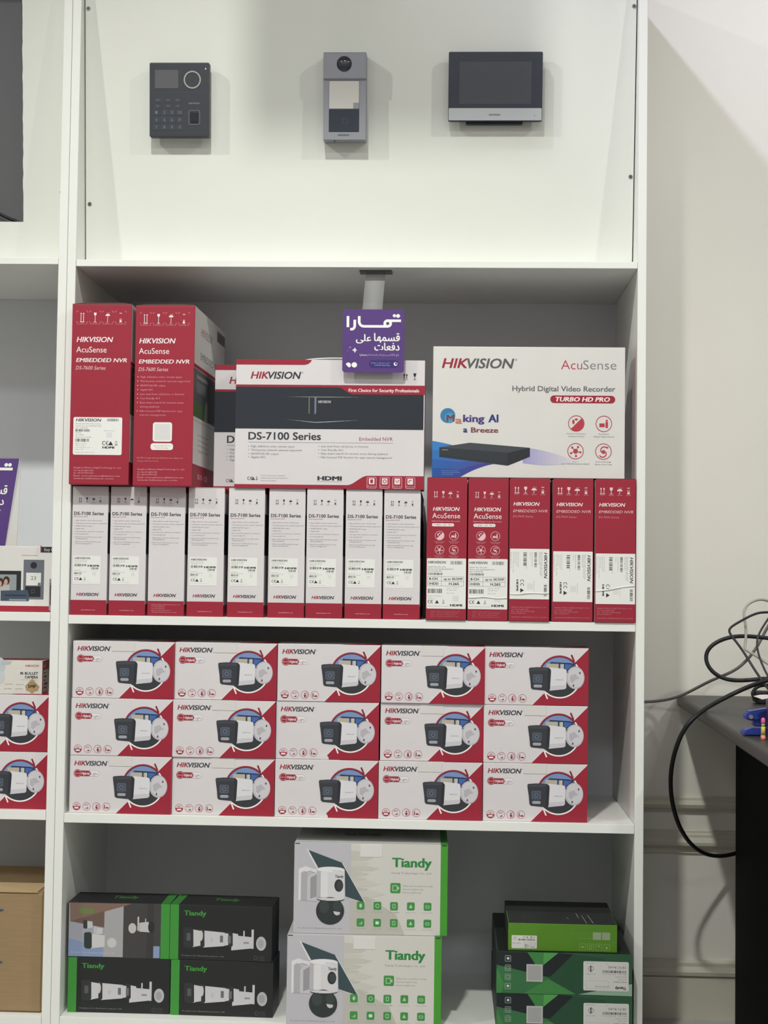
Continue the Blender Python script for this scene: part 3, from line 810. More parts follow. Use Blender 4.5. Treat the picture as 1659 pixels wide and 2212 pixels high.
def tall_box(second):
    root = empty('recorder_box')
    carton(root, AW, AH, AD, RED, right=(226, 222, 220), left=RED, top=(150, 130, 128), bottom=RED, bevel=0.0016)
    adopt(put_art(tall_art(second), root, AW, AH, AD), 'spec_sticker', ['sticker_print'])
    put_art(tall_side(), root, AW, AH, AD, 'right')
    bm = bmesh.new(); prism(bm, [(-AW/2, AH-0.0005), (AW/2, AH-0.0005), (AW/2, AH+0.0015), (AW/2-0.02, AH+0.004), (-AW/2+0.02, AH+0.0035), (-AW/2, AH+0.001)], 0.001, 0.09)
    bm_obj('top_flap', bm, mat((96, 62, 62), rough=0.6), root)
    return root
TY = -0.030
t1, t2 = tall_box(False), tall_box(True)
x1 = (P(150.7, 842, TY).x+P(283.2, 842, TY).x)/2; x2 = (P(289.7, 846, TY).x+P(418.5, 846, TY).x)/2
t1.location = (x1, TY, tops+0.003); t2.location = (x2, TY, tops+0.001); t2.rotation_euler.z = math.radians(-1.6); t1.rotation_euler.z = math.radians(0.3)
tag(t1, 'tall red recorder box with a white spec sticker, beside the left upright', 'box', 'tall red recorder boxes')
tag(t2, 'tall red recorder box with a bulleted feature list and blank code panel', 'box', 'tall red recorder boxes')

# ================================================================== boxes: broad recorder cartons
BW, BH, BD = 0.3905, 0.2660, 0.0752
def broad_art():
    a = Art(1345, 918)
    a.part('red_header'); a.poly([(0, 0), (540, 0), (530, 18), (515, 30), (490, 37), (0, 37)], RED)
    a.part('brand_lettering'); brand2(a, 105, 465, 87, 137, RED, (60, 60, 66))
    a.part('care_symbols'); care_icons(a, (1207, 1272, 3000, 3100), 92, 138, INK, 0.9, False) if False else None
    for q in (-9, 9):
        a.rect(1207+q-3, 100, 1207+q+3, 132, INK); a.poly([(1207+q-8, 108), (1207+q, 94), (1207+q+8, 108)], INK)
    a.rect(1190, 138, 1224, 141, GREY)
    a.poly([(1262, 92), (1284, 92), (1280, 112), (1276, 116), (1270, 116), (1266, 112)], INK); a.rect(1271, 114, 1275, 136, INK); a.rect(1264, 136, 1282, 140, GREY)
    a.part('picture_band'); a.rect(0, 196, 1338, 495, NAVY); a.up()
    for k in range(12):    # glints that fade towards both ends
        u = (k+.5)/12; f = math.sin(u*math.pi)**1.2; c = tuple(int(n_+(h_-n_)*f) for n_, h_ in zip(NAVY, (168, 170, 158)))
        a.line([(330+590*k/12, 266), (330+590*(k+1)/12, 266)], 4, c)
        vy = lambda x: 424+(x-330)/240*24 if x < 570 else 448-(x-570)/350*20
        a.line([(330+590*k/12, vy(330+590*k/12)), (330+590*(k+1)/12, vy(330+590*(k+1)/12))], 4, tuple(int(n_+(h_-n_)*f) for n_, h_ in zip(NAVY, (190, 198, 196))))
    a.rect(522, 268, 528, 386, (132, 132, 122)); a.rect(562, 268, 572, 390, (104, 116, 132)); a.rect(572, 268, 575, 380, (160, 166, 172))
    a.text(BR, 588, 680, 291, 309, (206, 206, 208), 0.02, 0.2, 2)
    a.part('slogan_band'); a.rect(0, 180, 1345, 195, RED); a.poly([(690, 190), (750, 200), (790, 226), (830, 245), (1345, 245), (1345, 190)], RED); a.up(); a.text('First Choice for Security Professionals', 805, 1305, 205, 228, (244, 224, 226), 0.03, 0, 2)
    a.part('title_lettering'); a.text('DS-7100 Series', 95, 612, 520, 573, (62, 64, 70), 0.02, 0, 3); a.text('Embedded NVR', 885, 1122, 550, 575, (170, 70, 104), 0.005, 0, 2); a.rect(95, 590, 1125, 593, LGREY)
    a.part('feature_list')
    for k, (y, w) in enumerate(((621, 310), (647, 362), (674, 198), (698, 105))):
        a.text(FEAT[k], 115, 115+w, y-7, y+7, (128, 126, 128), 0.01, 0, 1); a.ell(98, y, 3, 3, GREY, 6)
    for k, (y, w, t) in enumerate(((617, 335, FEAT[4]), (643, 155, FEAT[5]), (668, 475, FEAT[6]+' during playback'), (695, 505, FEAT[8]+' remote management'))):
        a.text(t, 615, 615+w, y-7, y+7, (128, 126, 128), 0.01, 0, 1); a.ell(598, y, 3, 3, GREY, 6)
    a.part('fine_print'); marks(a, 92, 168, 838, 862, (90, 90, 94))
    for k, y in enumerate((828, 846, 864)): a.text('Printed on box may vary in appearance', 190, 190+(170, 190, 110)[k], y-5, y+5, LGREY, 0, 0, 1)
    a.text('HDMI', 592, 765, 830, 860, (60, 60, 66), 0.05, 0, 2); a.rect(592, 868, 765, 870, LGREY)
    a.part('red_footer')
    pts = [(0, 892), (800, 892)]+[(800+150*k/10, 892-68*(0.5-0.5*math.cos(math.pi*k/10))) for k in range(1, 11)]+[(1345, 824), (1345, 918), (0, 918)]
    a.poly(pts, RED); a.up()
    a.part('pictogram')
    for k, x in enumerate((943, 1035, 1124, 1216)):
        a.rframe(x, 834, x+68, 912, 8, 3, PINK); a.rrect(x+14, 842, x+54, 884, 4, (240, 224, 226)); a.text('Remote', x+8, x+60, 892, 902, PINK, 0, 0, 1)
    a.up()
    a.rect(968, 850, 986, 876, RED); a.ring(1069, 863, 14, 5, RED, n=14); a.line([(1146, 856), (1158, 872), (1170, 852)], 5, RED); a.ring(1250, 864, 13, 5, RED, 120, 330, 10)
    return a
def broad_box():
    root = empty('recorder_box')
    carton(root, BW, BH, BD, WHITE, right=WHITE, left=WHITE, top=(212, 208, 208), bottom=RED)
    put_art(broad_art(), root, BW, BH, BD)
    return root
b1 = broad_box(); b0 = copy_tree(b1)
bt = tops+0.0012
xm = (P(509.3, 908, 0.0).x+P(915.8, 912, 0.0).x)/2
b1.location = (xm, 0.0, bt); b1.rotation_euler.z = math.radians(-0.2)
hx = -BW/2+BW*0.52
hp = [(hx+0.075*math.cos(math.radians(q)), 0.035, BH-0.002+0.011*math.sin(math.radians(q))) for q in range(180, -1, -15)]
bm = bmesh.new(); V = []
for x, y, z in hp: V.append([bm.verts.new((x, y-0.008, z)), bm.verts.new((x, y+0.008, z)), bm.verts.new((x, y+0.008, z-0.0022)), bm.verts.new((x, y-0.008, z-0.0022))])
for k in range(len(V)-1):
    for j in range(4): bm.faces.new([V[k][j], V[k+1][j], V[k+1][(j+1) % 4], V[k][(j+1) % 4]])
bmesh.ops.recalc_face_normals(bm, faces=bm.faces[:])
bm_obj('carry_handle', bm, mat((230, 230, 230), rough=0.35), b1, smooth=True)
tag(b1, 'broad recorder box with dark picture band and white carry handle, behind the purple tag', 'box', 'broad recorder boxes of the upper row')
xl = P(463, 915, 0.085).x
b0.location = (xl+BW/2, 0.085, bt)
tag(b0, 'broad recorder box mostly hidden, peeking out beside the tall red boxes', 'box', 'broad recorder boxes of the upper row')

def turbo_art():
    a = Art(1483, 1015)
    a.part('colour_wave')
    def tb(x): return 735+x*0.16+(x/480)**2*60
    def bb(x): return 1015 if x < 215 else 1015-(x-215)*0.62+((x-215)/265)**2*58
    N_ = 24
    for k in range(N_):
        x0, x1 = 480*k/N_, 480*(k+1)/N_
        for j in range(4):     # vertical shade of the printed wave
            f0, f1 = j/4, (j+1)/4; u = (k+.5)/N_; w = (j+.5)/4
            c = tuple(int(A_+(B_-A_)*w+(C_-A_)*u*.8) for A_, B_, C_ in zip((66, 140, 208), (44, 84, 160), (110, 112, 180)))
            yy = lambda x, f: tb(x)+(bb(x)-tb(x))*f
            a.poly([(x0, yy(x0, f0)), (x1, yy(x1, f0)), (x1, yy(x1, f1)), (x0, yy(x0, f1))], c)
    a.part('pale_wave')
    def lt(x): return 782+((x-700)/420)**1.6*105
    def lb(x): return 900+18*math.sin((x-700)/420*math.pi)-((x-700)/420)**2*12
    for k in range(14):
        x0, x1 = 700+30*k, 700+30*(k+1); u = (k+.5)/14
        c = tuple(int(A_+(B_-A_)*u**.8) for A_, B_ in zip((160, 156, 206), (221, 218, 217)))
        a.poly([(x0, lt(x0)), (x1, lt(x1)), (x1, lb(x1)), (x0, lb(x0))], c)
    a.up()
    a.part('product_picture'); a.poly([(55, 785), (290, 747), (755, 782), (585, 822)], (74, 78, 84)); a.poly([(55, 785), (585, 822), (585, 922), (55, 860)], (58, 62, 68)); a.poly([(585, 822), (755, 782), (755, 852), (585, 922)], (50, 53, 58)); a.up()
    a.text(BR, 78, 122, 800, 808, (200, 200, 200), 0.02, 0.2, 1); a.line([(60, 845), (580, 905)], 3, (44, 47, 52))
    a.part('brand_lettering'); brand2(a, 68, 628, 93, 168, RED, (96, 96, 98), 0.02)
    a.part('title_lettering'); a.text('Acu', 990, 1152, 102, 172, (184, 70, 84), -0.008, 0, 3); a.text('Sense', 1160, 1415, 102, 172, (130, 128, 130), -0.008, 0, 3)
    a.text('Hybrid Digital Video Recorder', 615, 1408, 303, 343, (112, 112, 114), 0.015, 0, 3)
    a.rrect(908, 375, 1408, 434, 29, RED); a.up(); a.text('TURBO HD PRO', 948, 1368, 387, 422, (246, 236, 238), 0.035, 0.2, 2)
    a.part('slogan'); a.ell(118, 538, 58, 58, (62, 128, 178), 30); a.up(); a.ell(134, 556, 40, 40, (84, 150, 190), 24); a.up()
    a.text('M', 108, 170, 532, 585, (124, 70, 84), 0.035, 0, 2); a.text('a', 176, 230, 545, 600, (196, 128, 110), 0.035, 0, 2, False); a.text('king', 236, 402, 530, 587, (82, 70, 132), 0.035, 0, 2); a.text('AI', 432, 510, 527, 587, (44, 64, 124), 0.035, 0, 2)
    a.text('a', 238, 272, 622, 668, (54, 62, 118), 0.035, 0, 2); a.text('Breeze', 298, 510, 628, 668, (138, 84, 92), 0.035, 0, 2)
    a.part('pictogram'); cs = ((1110, 591), (1322, 592), (1106, 805), (1320, 806)); feature_icons(a, cs, 63, (186, 66, 80))
    for k, (x, y) in enumerate(cs):
        a.text(('Perimeter Protection', 'AcuSearch', '5 in 1', 'AoC technology')[k], x-(74, 40, 20, 60)[k], x+(74, 40, 20, 60)[k], y+74, y+84, GREY, 0, 0, 1)
        a.text(('(Human Detect)', '(Quick Target Search)', 'HD-TVI/CVI/AHD/CVBS/IP', '(Audio Over Coax)')[k], x-(62, 80, 108, 66)[k], x+(62, 80, 108, 66)[k], y+94, y+104, GREY, 0, 0, 1)
    a.part('fine_print')
    for k in range(3): a.text('Product in box may vary in appearance', 75, 75+(130, 145, 90)[k], 962+k*14, 968+k*14, (170, 190, 226), 0, 0, 1)
    return a
c0 = empty('recorder_box')
carton(c0, 0.3940, 0.2705, 0.083, (222, 219, 216), right=RED, left=RED, top=(216, 214, 212), bottom=WHITE)
put_art(turbo_art(), c0, 0.3940, 0.2705, 0.083)
xm = (P(936, 890, 0.01).x+P(1348.4, 890, 0.01).x)/2
c0.location = (xm, 0.01, S2+0.0003+RH+0.0025)
tag(c0, 'broad white recorder box with a printed blue wave, on the slim red boxes', 'box')
# ================================================================== hanging tag
PUR = (88, 60, 128)
def tag_art():
    a = Art(1065, 1120); X = lambda x: x-185+0.0; Wt = (248, 248, 244)
    def pt(*ps): return [(x-180, y-885) for x, y in ps]
    a.part('logo_lettering'); a.rect(245-180, 1005-885, 291-180, 1203-885, Wt)
    a.line(pt((386, 1070), (386, 1180), (378, 1212), (360, 1233), (335, 1240), (308, 1236)), 46, Wt)
    a.line(pt((462, 1005), (462, 1110), (470, 1140), (488, 1165), (515, 1182), (550, 1187), (920, 1187)), 46, Wt)
    a.ring(955-180, 1135-885, 74, 46, Wt, n=32); a.line(pt((900, 1187), (960, 1187), (1000, 1168)), 46, Wt)
    a.rect(950-180, 1063-885, 1185-180, 1109-885, Wt)
    a.ell(1132-180, 1000-885, 34, 34, Wt, 20); a.ell(1068-180, 996-885, 28, 28, Wt, 18); a.poly(pt((1040, 985), (1068, 1024), (1092, 1020), (1090, 985)), Wt)
    a.part('title_lettering')
    a.text(arabic('قسمها'), 722-180, 1168-180, 1305-885, 1492-885, Wt, 0.022, 0, 3, True)
    a.text(arabic('على'), 410-180, 676-180, 1328-885, 1492-885, Wt, 0.022, 0, 3, True)
    a.text(arabic('دفعات'), 730-180, 1165-180, 1478-885, 1618-885, Wt, 0.022, 0, 3, True)
    a.part('fine_print')
    a.text(arabic('بلغ الكاشير برغبتك باستخدام'), 610-180, 1155-180, 1672-885, 1726-885, (196, 182, 214), 0.01, 0, 2, True)
    a.text(arabic('تمارا'), 480-180, 598-180, 1678-885, 1718-885, (236, 232, 240), 0.02, 0, 2, True)
    a.part('badge'); a.rrect(640-180, 1785-885, 1150-180, 1920-885, 60, (62, 54, 118)); a.up()
    a.text(arabic('بدون رسوم تأخير متوافقة'), 675-180, 1000-180, 1820-885, 1852-885, (206, 200, 226), 0.01, 0, 1, True); a.text(arabic('مع الشريعة الإسلامية'), 735-180, 1000-180, 1862-885, 1896-885, (206, 200, 226), 0.01, 0, 1, True)
    o = [(1102-180+34*math.cos(math.radians(t)), 1852-885+34*math.sin(math.radians(t))) for t in range(40, 281, 20)]
    i = [(1114-180+24*math.cos(math.radians(t)), 1844-885+26*math.sin(math.radians(t))) for t in range(280, 39, -20)]
    a.poly(o+i, Wt); a.ell(1122-180, 1842-885, 12, 12, (206, 200, 226), 10)
    a.part('ornament'); a.ell(388-180, 1873-885, 47, 47, Wt, 24)
    a.poly(pt((240, 1862), (262, 1835), (300, 1832), (324, 1852), (330, 1880), (322, 1910), (300, 1920), (282, 1908)), Wt)
    a.poly(pt((393, 1560), (408, 1592), (432, 1612), (408, 1630), (395, 1662), (378, 1630), (345, 1608), (378, 1592)), (230, 224, 236))
    a.ell(310-180, 1562-885, 18, 20, (142, 120, 172), 10); a.ell(276-180, 1622-885, 10, 12, (128, 104, 160), 8)
    return a
SY = -0.020
tl = P(741, 668, SY); br = P(872.5, 805, SY)
sw, sh = br.x-tl.x, tl.z-br.z
sg = empty('hanging_tag', ((tl.x+br.x)/2, SY, br.z), rz=math.radians(-0.5))
card = rr_obj('card', -sw/2, sw/2, 0, sh, 0.006, 0.0, 0.0012, mat(PUR, rough=0.4), sg)
tag_art().build(sg, (-sw/2, 0, sh), (1, 0, 0), (0, 0, -1), (0, -1, 0), sw, sh)
cx = P(812, 588, 0.05).x-sg.location.x
bm = bmesh.new(); V = []
zt = S1-0.014-br.z
for k in range(11):
    t = k/10; z = zt-0.0028+(sh-0.01-zt+0.0028)*t; y = 0.045-SY-0.002+(0.0026-0.063)*(t**0.75) if k else 0.063
    xo = cx*(1-t)-0.004*t; w = 0.0205
    V.append([bm.verts.new((xo-w, y, z)), bm.verts.new((xo+w, y, z)), bm.verts.new((xo+w, y+0.0004, z)), bm.verts.new((xo-w, y+0.0004, z))])
for k in range(10):
    for j in range(4): bm.faces.new([V[k][j], V[k+1][j], V[k+1][(j+1) % 4], V[k][(j+1) % 4]])
bmesh.ops.recalc_face_normals(bm, faces=bm.faces[:])
bm_obj('clear_strip', bm, mat((190, 190, 190), rough=0.25, alpha=0.32, name='clear_plastic'), sg, smooth=True)
box_obj('mount_pad', cx-0.034, cx+0.034, 0.027-SY, 0.063-SY, zt-0.0026, zt-0.0004, mat((86, 92, 102), rough=0.3), sg, bevel=0.0006)
tag(sg, 'purple square tag with white Arabic lettering hanging from the shelf on a clear strip', 'sign')

# ================================================================== devices on the display board
def mounted(name, tlp, trp, blp, brp, thick):
    zc = P((tlp[0]+brp[0])/2, (tlp[1]+brp[1])/2, 0.03).z
    Y = panel_y(zc)-thick
    a_, b_, c_, d_ = [P(q[0], q[1], Y) for q in (tlp, trp, blp, brp)]
    w = ((b_.x-a_.x)+(d_.x-c_.x))/2; h = ((a_.z-c_.z)+(b_.z-d_.z))/2/math.cos(math.atan(TILT))
    xm = (a_.x+b_.x+c_.x+d_.x)/4; zb = (c_.z+d_.z)/2
    root = empty(name, (xm, panel_y(zb)-thick-0.0012, zb), rx=math.atan(TILT))
    # small roll of the piece against the picture plane
    return root, w, h
BODY = mat((52, 56, 64), rough=0.42, spec=0.5, name='charcoal_plastic')
k0, w, h = mounted('access_terminal', (324, 137), (453, 138.5), (322, 292), (451, 295), 0.030)
rr_obj('back_plate', -w/2+0.006, w/2-0.014, 0.008, h-0.014, 0.004, 0.017, 0.0305, mat((226, 226, 222), rough=0.5), k0)
rr_obj('body', -w/2, w/2, 0, h, 0.003, 0.0, 0.018, BODY, k0, bevel=0.0016)
def fr(x, W_=1075.0): return -w/2+x/W_*w
def fz(y, H_=1290.0): return h-y/H_*h
rr_obj('screen', fr(100), fr(520), fz(450), fz(130), 0.001, -0.0005, 0.001, mat((92, 93, 96), rough=0.22, spec=0.6), k0)
bm = bmesh.new(); n = 40
for ra_, rb_ in ((155, 130),):
    V = []
    for q in range(n):
        an = 2*math.pi*q/n; c, s_ = math.cos(an), math.sin(an)
        V.append([bm.verts.new((fr(772+r_*c), y_, fz(302+r_*s_*1.0))) for r_, y_ in ((ra_, 0.0), (ra_, -0.0012), (rb_, -0.0012), (rb_, 0.0))])
    for q in range(n):
        for j in range(3): bm.faces.new([V[q][j], V[(q+1) % n][j], V[(q+1) % n][j+1], V[q][j+1]])
bmesh.ops.recalc_face_normals(bm, faces=bm.faces[:])
ringo = bm_obj('camera_ring', bm, mat((172, 174, 164), rough=0.3, metal=0.3), k0)
bm = bmesh.new(); prism(bm, [(fr(772+24*math.cos(2*math.pi*q/16)), fz(302+24*math.sin(2*math.pi*q/16))) for q in range(16)], -0.0006, 0.001)
bm_obj('lens', bm, mat((70, 74, 82), rough=0.15), ringo)
box_obj('divider_groove', fr(30), fr(1000), -0.0003, 0.0005, fz(520), fz(514), mat((78, 84, 94), rough=0.5), k0, bevel=0)
keys = [(160, 652, 0), (340, 655, 1), (515, 652, 0), (150, 757, 1), (340, 757, 1), (512, 757, 1)]+[(x, y, 2+i+4*j) for j, y in enumerate((867, 997, 1122)) for i, x in enumerate((125, 270, 405, 550))]
glyph = ['ESC', 'M', '1', '2', '3', 'OK', '4', '5', '6', 'F', '7', '8', '9', '0']
KM = mat((60, 65, 74), rough=0.5)
for x, y, g in keys:
    kw = 62 if g > 1 else 52; kh = 52 if g > 1 else 38
    ko = rr_obj('key', fr(x-kw), fr(x+kw), fz(y+kh), fz(y-kh), 0.0012, -0.0004, 0.0004, KM, k0)
    A_ = Art(1075, 1290); A_.part('legend'); t = glyph[g] if g < len(glyph) else '0'
    hw = 26 if len(t) == 1 else 38; A_.text(t, x-hw*(0.7 if len(t) == 1 else 1), x+hw*(0.7 if len(t) == 1 else 1), y-24 if g > 1 else y-14, y+24 if g > 1 else y+14, (120, 128, 138), 0.0, 0, 2)
    A_.build(ko, (-w/2, 0, h), (1, 0, 0), (0, 0, -1), (0, -1, 0), w, h, base=0.0006)
A_ = Art(1075, 1290); A_.part('brand_lettering'); A_.text(BR, 705, 905, 697, 722, (150, 154, 160), 0.02, 0.2, 2); A_.build(k0, (-w/2, 0, h), (1, 0, 0), (0, 0, -1), (0, -1, 0), w, h)
A_ = Art(1075, 1290); A_.part('sensor_frame'); A_.rframe(705, 827, 912, 1083, 30, 12, (112, 118, 128), 5); A_.build(k0, (-w/2, 0, h), (1, 0, 0), (0, 0, -1), (0, -1, 0), w, h, base=0.0008)
rr_obj('fingerprint_sensor', fr(735), fr(880), fz(1045), fz(860), 0.002, -0.0012, 0.0006, mat((38, 40, 46), rough=0.25), k0, bevel=0.0005)
bm = bmesh.new(); prism(bm, [(fr(1010+14*math.cos(2*math.pi*q/12)), fz(112+14*math.sin(2*math.pi*q/12))) for q in range(12)], -0.0008, 0.0005)
bm_obj('indicator', bm, mat((220, 222, 226), rough=0.2), k0)
tag(k0, 'charcoal access control terminal with keypad, round camera ring and fingerprint reader', 'access terminal')

d0, w, h = mounted('door_station', (700.6, 115.5), (793, 117.8), (696.4, 299), (788.6, 301), 0.033)
ALU = mat((150, 152, 160), rough=0.4, metal=0.35, name='grey_aluminium')
W_, H_ = 768.0, 1520.0
def fr2(x): return -w/2+x/W_*w
def fz2(y): return h-y/H_*h
# side profile: the head stands proud, the lower part is set back a little
prof = [(0.0, 0.0), (0.0, h*0.02), (0.0015, h*0.66), (0.0015, h*0.685), (-0.0035, h*0.70), (-0.0035, h-0.002), (-0.002, h), (0.033, h), (0.033, 0.0)]
bm = bmesh.new(); prism(bm, prof, -w/2, w/2, axis='x'); bmesh.ops.bevel(bm, geom=[e for e in bm.edges if e.is_boundary is False and len(e.link_faces) == 2 and e.calc_face_angle(0) > 0.6], offset=0.0008, segments=2, affect='EDGES')
bm_obj('housing', bm, ALU, d0)
bm = bmesh.new(); bmesh.ops.create_uvsphere(bm, u_segments=24, v_segments=12, radius=1.0)
for v in bm.verts: v.co = Vector((v.co.x*w*0.164, v.co.y*0.005, v.co.z*w*0.164))
bmesh.ops.translate(bm, verts=bm.verts[:], vec=(fr2(374), -0.0030, fz2(205)))
bm_obj('lens_dome', bm, mat((44, 44, 54), rough=0.06, spec=0.8, name='lens_glass'), d0, smooth=True)
A_ = Art(W_, H_); A_.part('lens_rim'); A_.ring(374, 205, 136, 12, (70, 70, 78), n=32); A_.build(d0, (-w/2, 0, h), (1, 0, 0), (0, 0, -1), (0, -1, 0), w, h, base=0.0040)
np_ = rr_obj('name_plate', fr2(108), fr2(640), fz2(975), fz2(498), 0.002, -0.0006, 0.004, mat((214, 212, 206), rough=0.45), d0, bevel=0.0005)
rr_obj('call_icon_pad', fr2(540), fr2(640), fz2(975), fz2(872), 0.0008, -0.0010, 0.001, mat((150, 152, 158), rough=0.4), np_)
rp = rr_obj('card_reader', fr2(102), fr2(645), fz2(1378), fz2(980), 0.001, -0.0006, 0.004, mat((50, 58, 70), rough=0.3), d0, bevel=0.0004)
A_ = Art(W_, H_); A_.part('card_symbol'); A_.rframe(340, 1140, 440, 1230, 8, 8, (84, 92, 104)); A_.ring(372, 1185, 30, 6, (84, 92, 104), 100, 260, 8); A_.build(rp, (-w/2, 0, h), (1, 0, 0), (0, 0, -1), (0, -1, 0), w, h, base=0.0010)
A_ = Art(W_, H_); A_.part('brand_lettering'); A_.text(BR, 265, 472, 1420, 1446, (84, 86, 92), 0.02, 0.2, 2); A_.build(d0, (-w/2, 0, h), (1, 0, 0), (0, 0, -1), (0, -1, 0), w, h, base=0.0005)
box_obj('base_screw_tab', fr2(190), fr2(215), 0.006, 0.012, -0.003, 0.0, STEEL, d0, bevel=0.0003)
tag(d0, 'grey metal video door station with round lens, pale name plate and dark card reader', 'door station')

m0, w, h = mounted('indoor_monitor', (971.4, 112), (1174.4, 116.7), (966.3, 257), (1169.3, 262), 0.026)
def fr3(x): return -w/2+x/1203*w
def fz3(y): return h-y/860*h
rr_obj('wall_bracket', fr3(230), fr3(960), -0.004, h*0.9, 0.003, 0.010, 0.026, mat((40, 46, 58), rough=0.5), m0)
rr_obj('housing', -w/2, w/2, 0, h, 0.003, 0.0, 0.011, mat((46, 52, 64), rough=0.4), m0, bevel=0.001)
gl = rr_obj('front_glass', fr3(6), fr3(1197), fz3(698), fz3(8), 0.002, -0.0006, 0.001, mat((42, 50, 64), rough=0.12, spec=0.6, name='black_panel_glass'), m0)
box_obj('display', fr3(140), fr3(1060), -0.0009, -0.0005, fz3(650), fz3(125), mat((66, 69, 78), rough=0.14, spec=0.6), gl, bevel=0)
bar = rr_obj('silver_bar', fr3(6), fr3(1197), fz3(852), fz3(700), 0.002, -0.0006, 0.001, mat((186, 190, 192), rough=0.4, metal=0.2), m0)
A_ = Art(1203, 860); A_.part('brand_lettering'); A_.text(BR, 520, 668, 772, 792, (110, 112, 116), 0.02, 0.2, 2); A_.ell(1105, 792, 6, 6, (90, 92, 96), 10); A_.build(bar, (-w/2, 0, h), (1, 0, 0), (0, 0, -1), (0, -1, 0), w, h, base=0.0010)
tag(m0, 'black touchscreen indoor monitor with a silver lower bar on the display board', 'monitor')
# ================================================================== bottom compartment: black camera boxes
KW, KH, KD = 0.2120, 0.1120, 0.098
BB = (44, 46, 46); TG = (70, 150, 66)
def bullet(a, x, y, s, lens=(50, 52, 54), body=(206, 204, 208), L=90):
    a.poly([(x, y-46*s), (x+L*s, y-36*s), (x+L*s, y+44*s), (x, y+58*s)], body); a.up()
    a.poly([(x-34*s, y-44*s), (x-26*s, y-54*s), (x+8*s, y-56*s), (x+20*s, y-44*s), (x+22*s, y+48*s), (x+10*s, y+60*s), (x-20*s, y+58*s), (x-32*s, y+46*s)], lens); a.up()
def tiandy_word(a, x0, x1, y0, y1, c, bold=0.035, res=2): a.text('Tiandy', x0, x1, y0, y1, c, bold, 0, res)
def black_art():
    a = Art(670, 360)
    a.part('green_band'); a.rect(0, 0, 57, 360, TG); a.up()
    a.part('brand_lettering'); tiandy_word(a, 90, 238, 38, 70, TG)
    a.part('camera_picture')
    a.ell(600, 240, 33, 46, (190, 188, 194), 24); a.up(); a.ell(598, 240, 20, 28, (168, 166, 172), 18); a.up()
    a.rect(536, 150, 551, 275, (206, 204, 206)); a.rect(482, 160, 492, 200, (196, 194, 198)); a.up()
    a.poly([(405, 190), (545, 200), (548, 272), (405, 290)], (206, 204, 208)); a.rect(485, 232, 520, 244, (150, 148, 152)); a.up()
    for x, s, L in ((395, 0.9, 60), (340, 0.9, 50), (275, 0.95, 60), (205, 1.1, 140), (130, 1.2, 60)):
        bullet(a, x, 215 if x > 150 else 212, s, (56, 58, 60), (208, 206, 210), L)
    a.ell(206, 200, 12, 34, (206, 204, 200), 14); a.ell(275, 225, 8, 18, (196, 194, 192), 12)
    a.rrect(110, 185, 136, 235, 4, (92, 94, 98)); a.rrect(330, 195, 350, 240, 3, (112, 114, 118)); a.rrect(382, 195, 402, 245, 3, (112, 114, 118))
    a.part('fine_print'); a.text('Product is for illustrative purpose only', 80, 358, 328, 336, (150, 152, 150), 0, 0, 1)
    for k in range(3): a.text('Colorful', 585, 622, 322+k*12, 328+k*12, (112, 114, 114), 0, 0, 1)
    a.rframe(555, 322, 576, 346, 4, 2, (112, 114, 114))
    return a
def photo_art():
    a = Art(670, 362); a.part('photo_panel')
    a.rect(6, 4, 365, 358, (164, 164, 176)); a.rect(365, 0, 612, 362, (74, 72, 72)); a.up()
    a.poly([(12, 4), (420, 4), (15, 128)], (132, 108, 96)); a.poly([(240, 55), (240, 165), (150, 150), (15, 128)], (112, 92, 84)); a.poly([(240, 60), (365, 25), (365, 358), (240, 358)], (172, 170, 172)); a.poly([(6, 240), (235, 300), (235, 358), (6, 358)], (138, 156, 190)); a.poly([(80, 35), (170, 40), (180, 70), (70, 75)], (112, 130, 80))
    a.rect(565, 280, 606, 358, (140, 160, 196)); a.rect(520, 0, 565, 362, (66, 64, 64)); a.up()
    a.ell(292, 264, 30, 32, (204, 204, 204), 22); a.up()
    bullet(a, 140, 250, 0.95, (54, 64, 60), (208, 208, 206), 110)
    bullet(a, 118, 145, 0.5, (60, 62, 62), (196, 196, 198), 90); bullet(a, 185, 185, 0.45, (196, 194, 196), (204, 204, 206), 100)
    a.ell(425, 165, 26, 34, (198, 196, 194), 20); a.rect(458, 88, 468, 180, (206, 204, 200)); a.rect(508, 100, 515, 130, (190, 188, 186)); a.up()
    a.poly([(470, 128), (530, 120), (545, 190), (470, 186)], (200, 198, 196)); a.up(); a.ell(550, 155, 22, 38, (52, 52, 54), 18)
    a.text('Product is for illustrative purpose only', 25, 310, 326, 336, (196, 200, 210), 0, 0, 1)
    a.up(); a.part('green_band'); a.rect(612, 0, 670, 362, TG)
    return a
def black_box(art, band_left):
    root = empty('camera_box')
    carton(root, KW, KH, KD, BB, right=(40, 44, 46), left=TG if band_left else BB, top=(40, 41, 42), bottom=BB)
    put_art(art, root, KW, KH, KD)
    t = Art(670, 300); t.part('top_print')
    t.rect(*((0, 0, 57, 300) if band_left else (612, 0, 670, 300)), (58, 120, 56)); t.up(); tiandy_word(t, 260, 430, 90, 170, (64, 110, 60)); put_art(t, root, KW, KH, KD, 'top')
    bm = bmesh.new(); add_box(bm, -KW/2+0.001, KW/2-0.001, 0.004, KD-0.004, KH-0.0004, KH+0.0002); bmesh.ops.delete(bm, geom=[], context='VERTS')
    bm.free()
    return root
BY = 0.034
q3 = black_box(black_art(), True); q4 = copy_tree(q3); q2 = copy_tree(q3); q1 = black_box(photo_art(), False)
zz = S4+0.0003
def cxp(x0, x1, y, Y): return (P(x0, y, Y).x+P(x1, y, Y).x)/2
q3.location = (cxp(144.5, 369.3, 2126, BY), BY, zz); q4.location = (cxp(370.5, 589, 2128, BY), BY-0.004, zz)
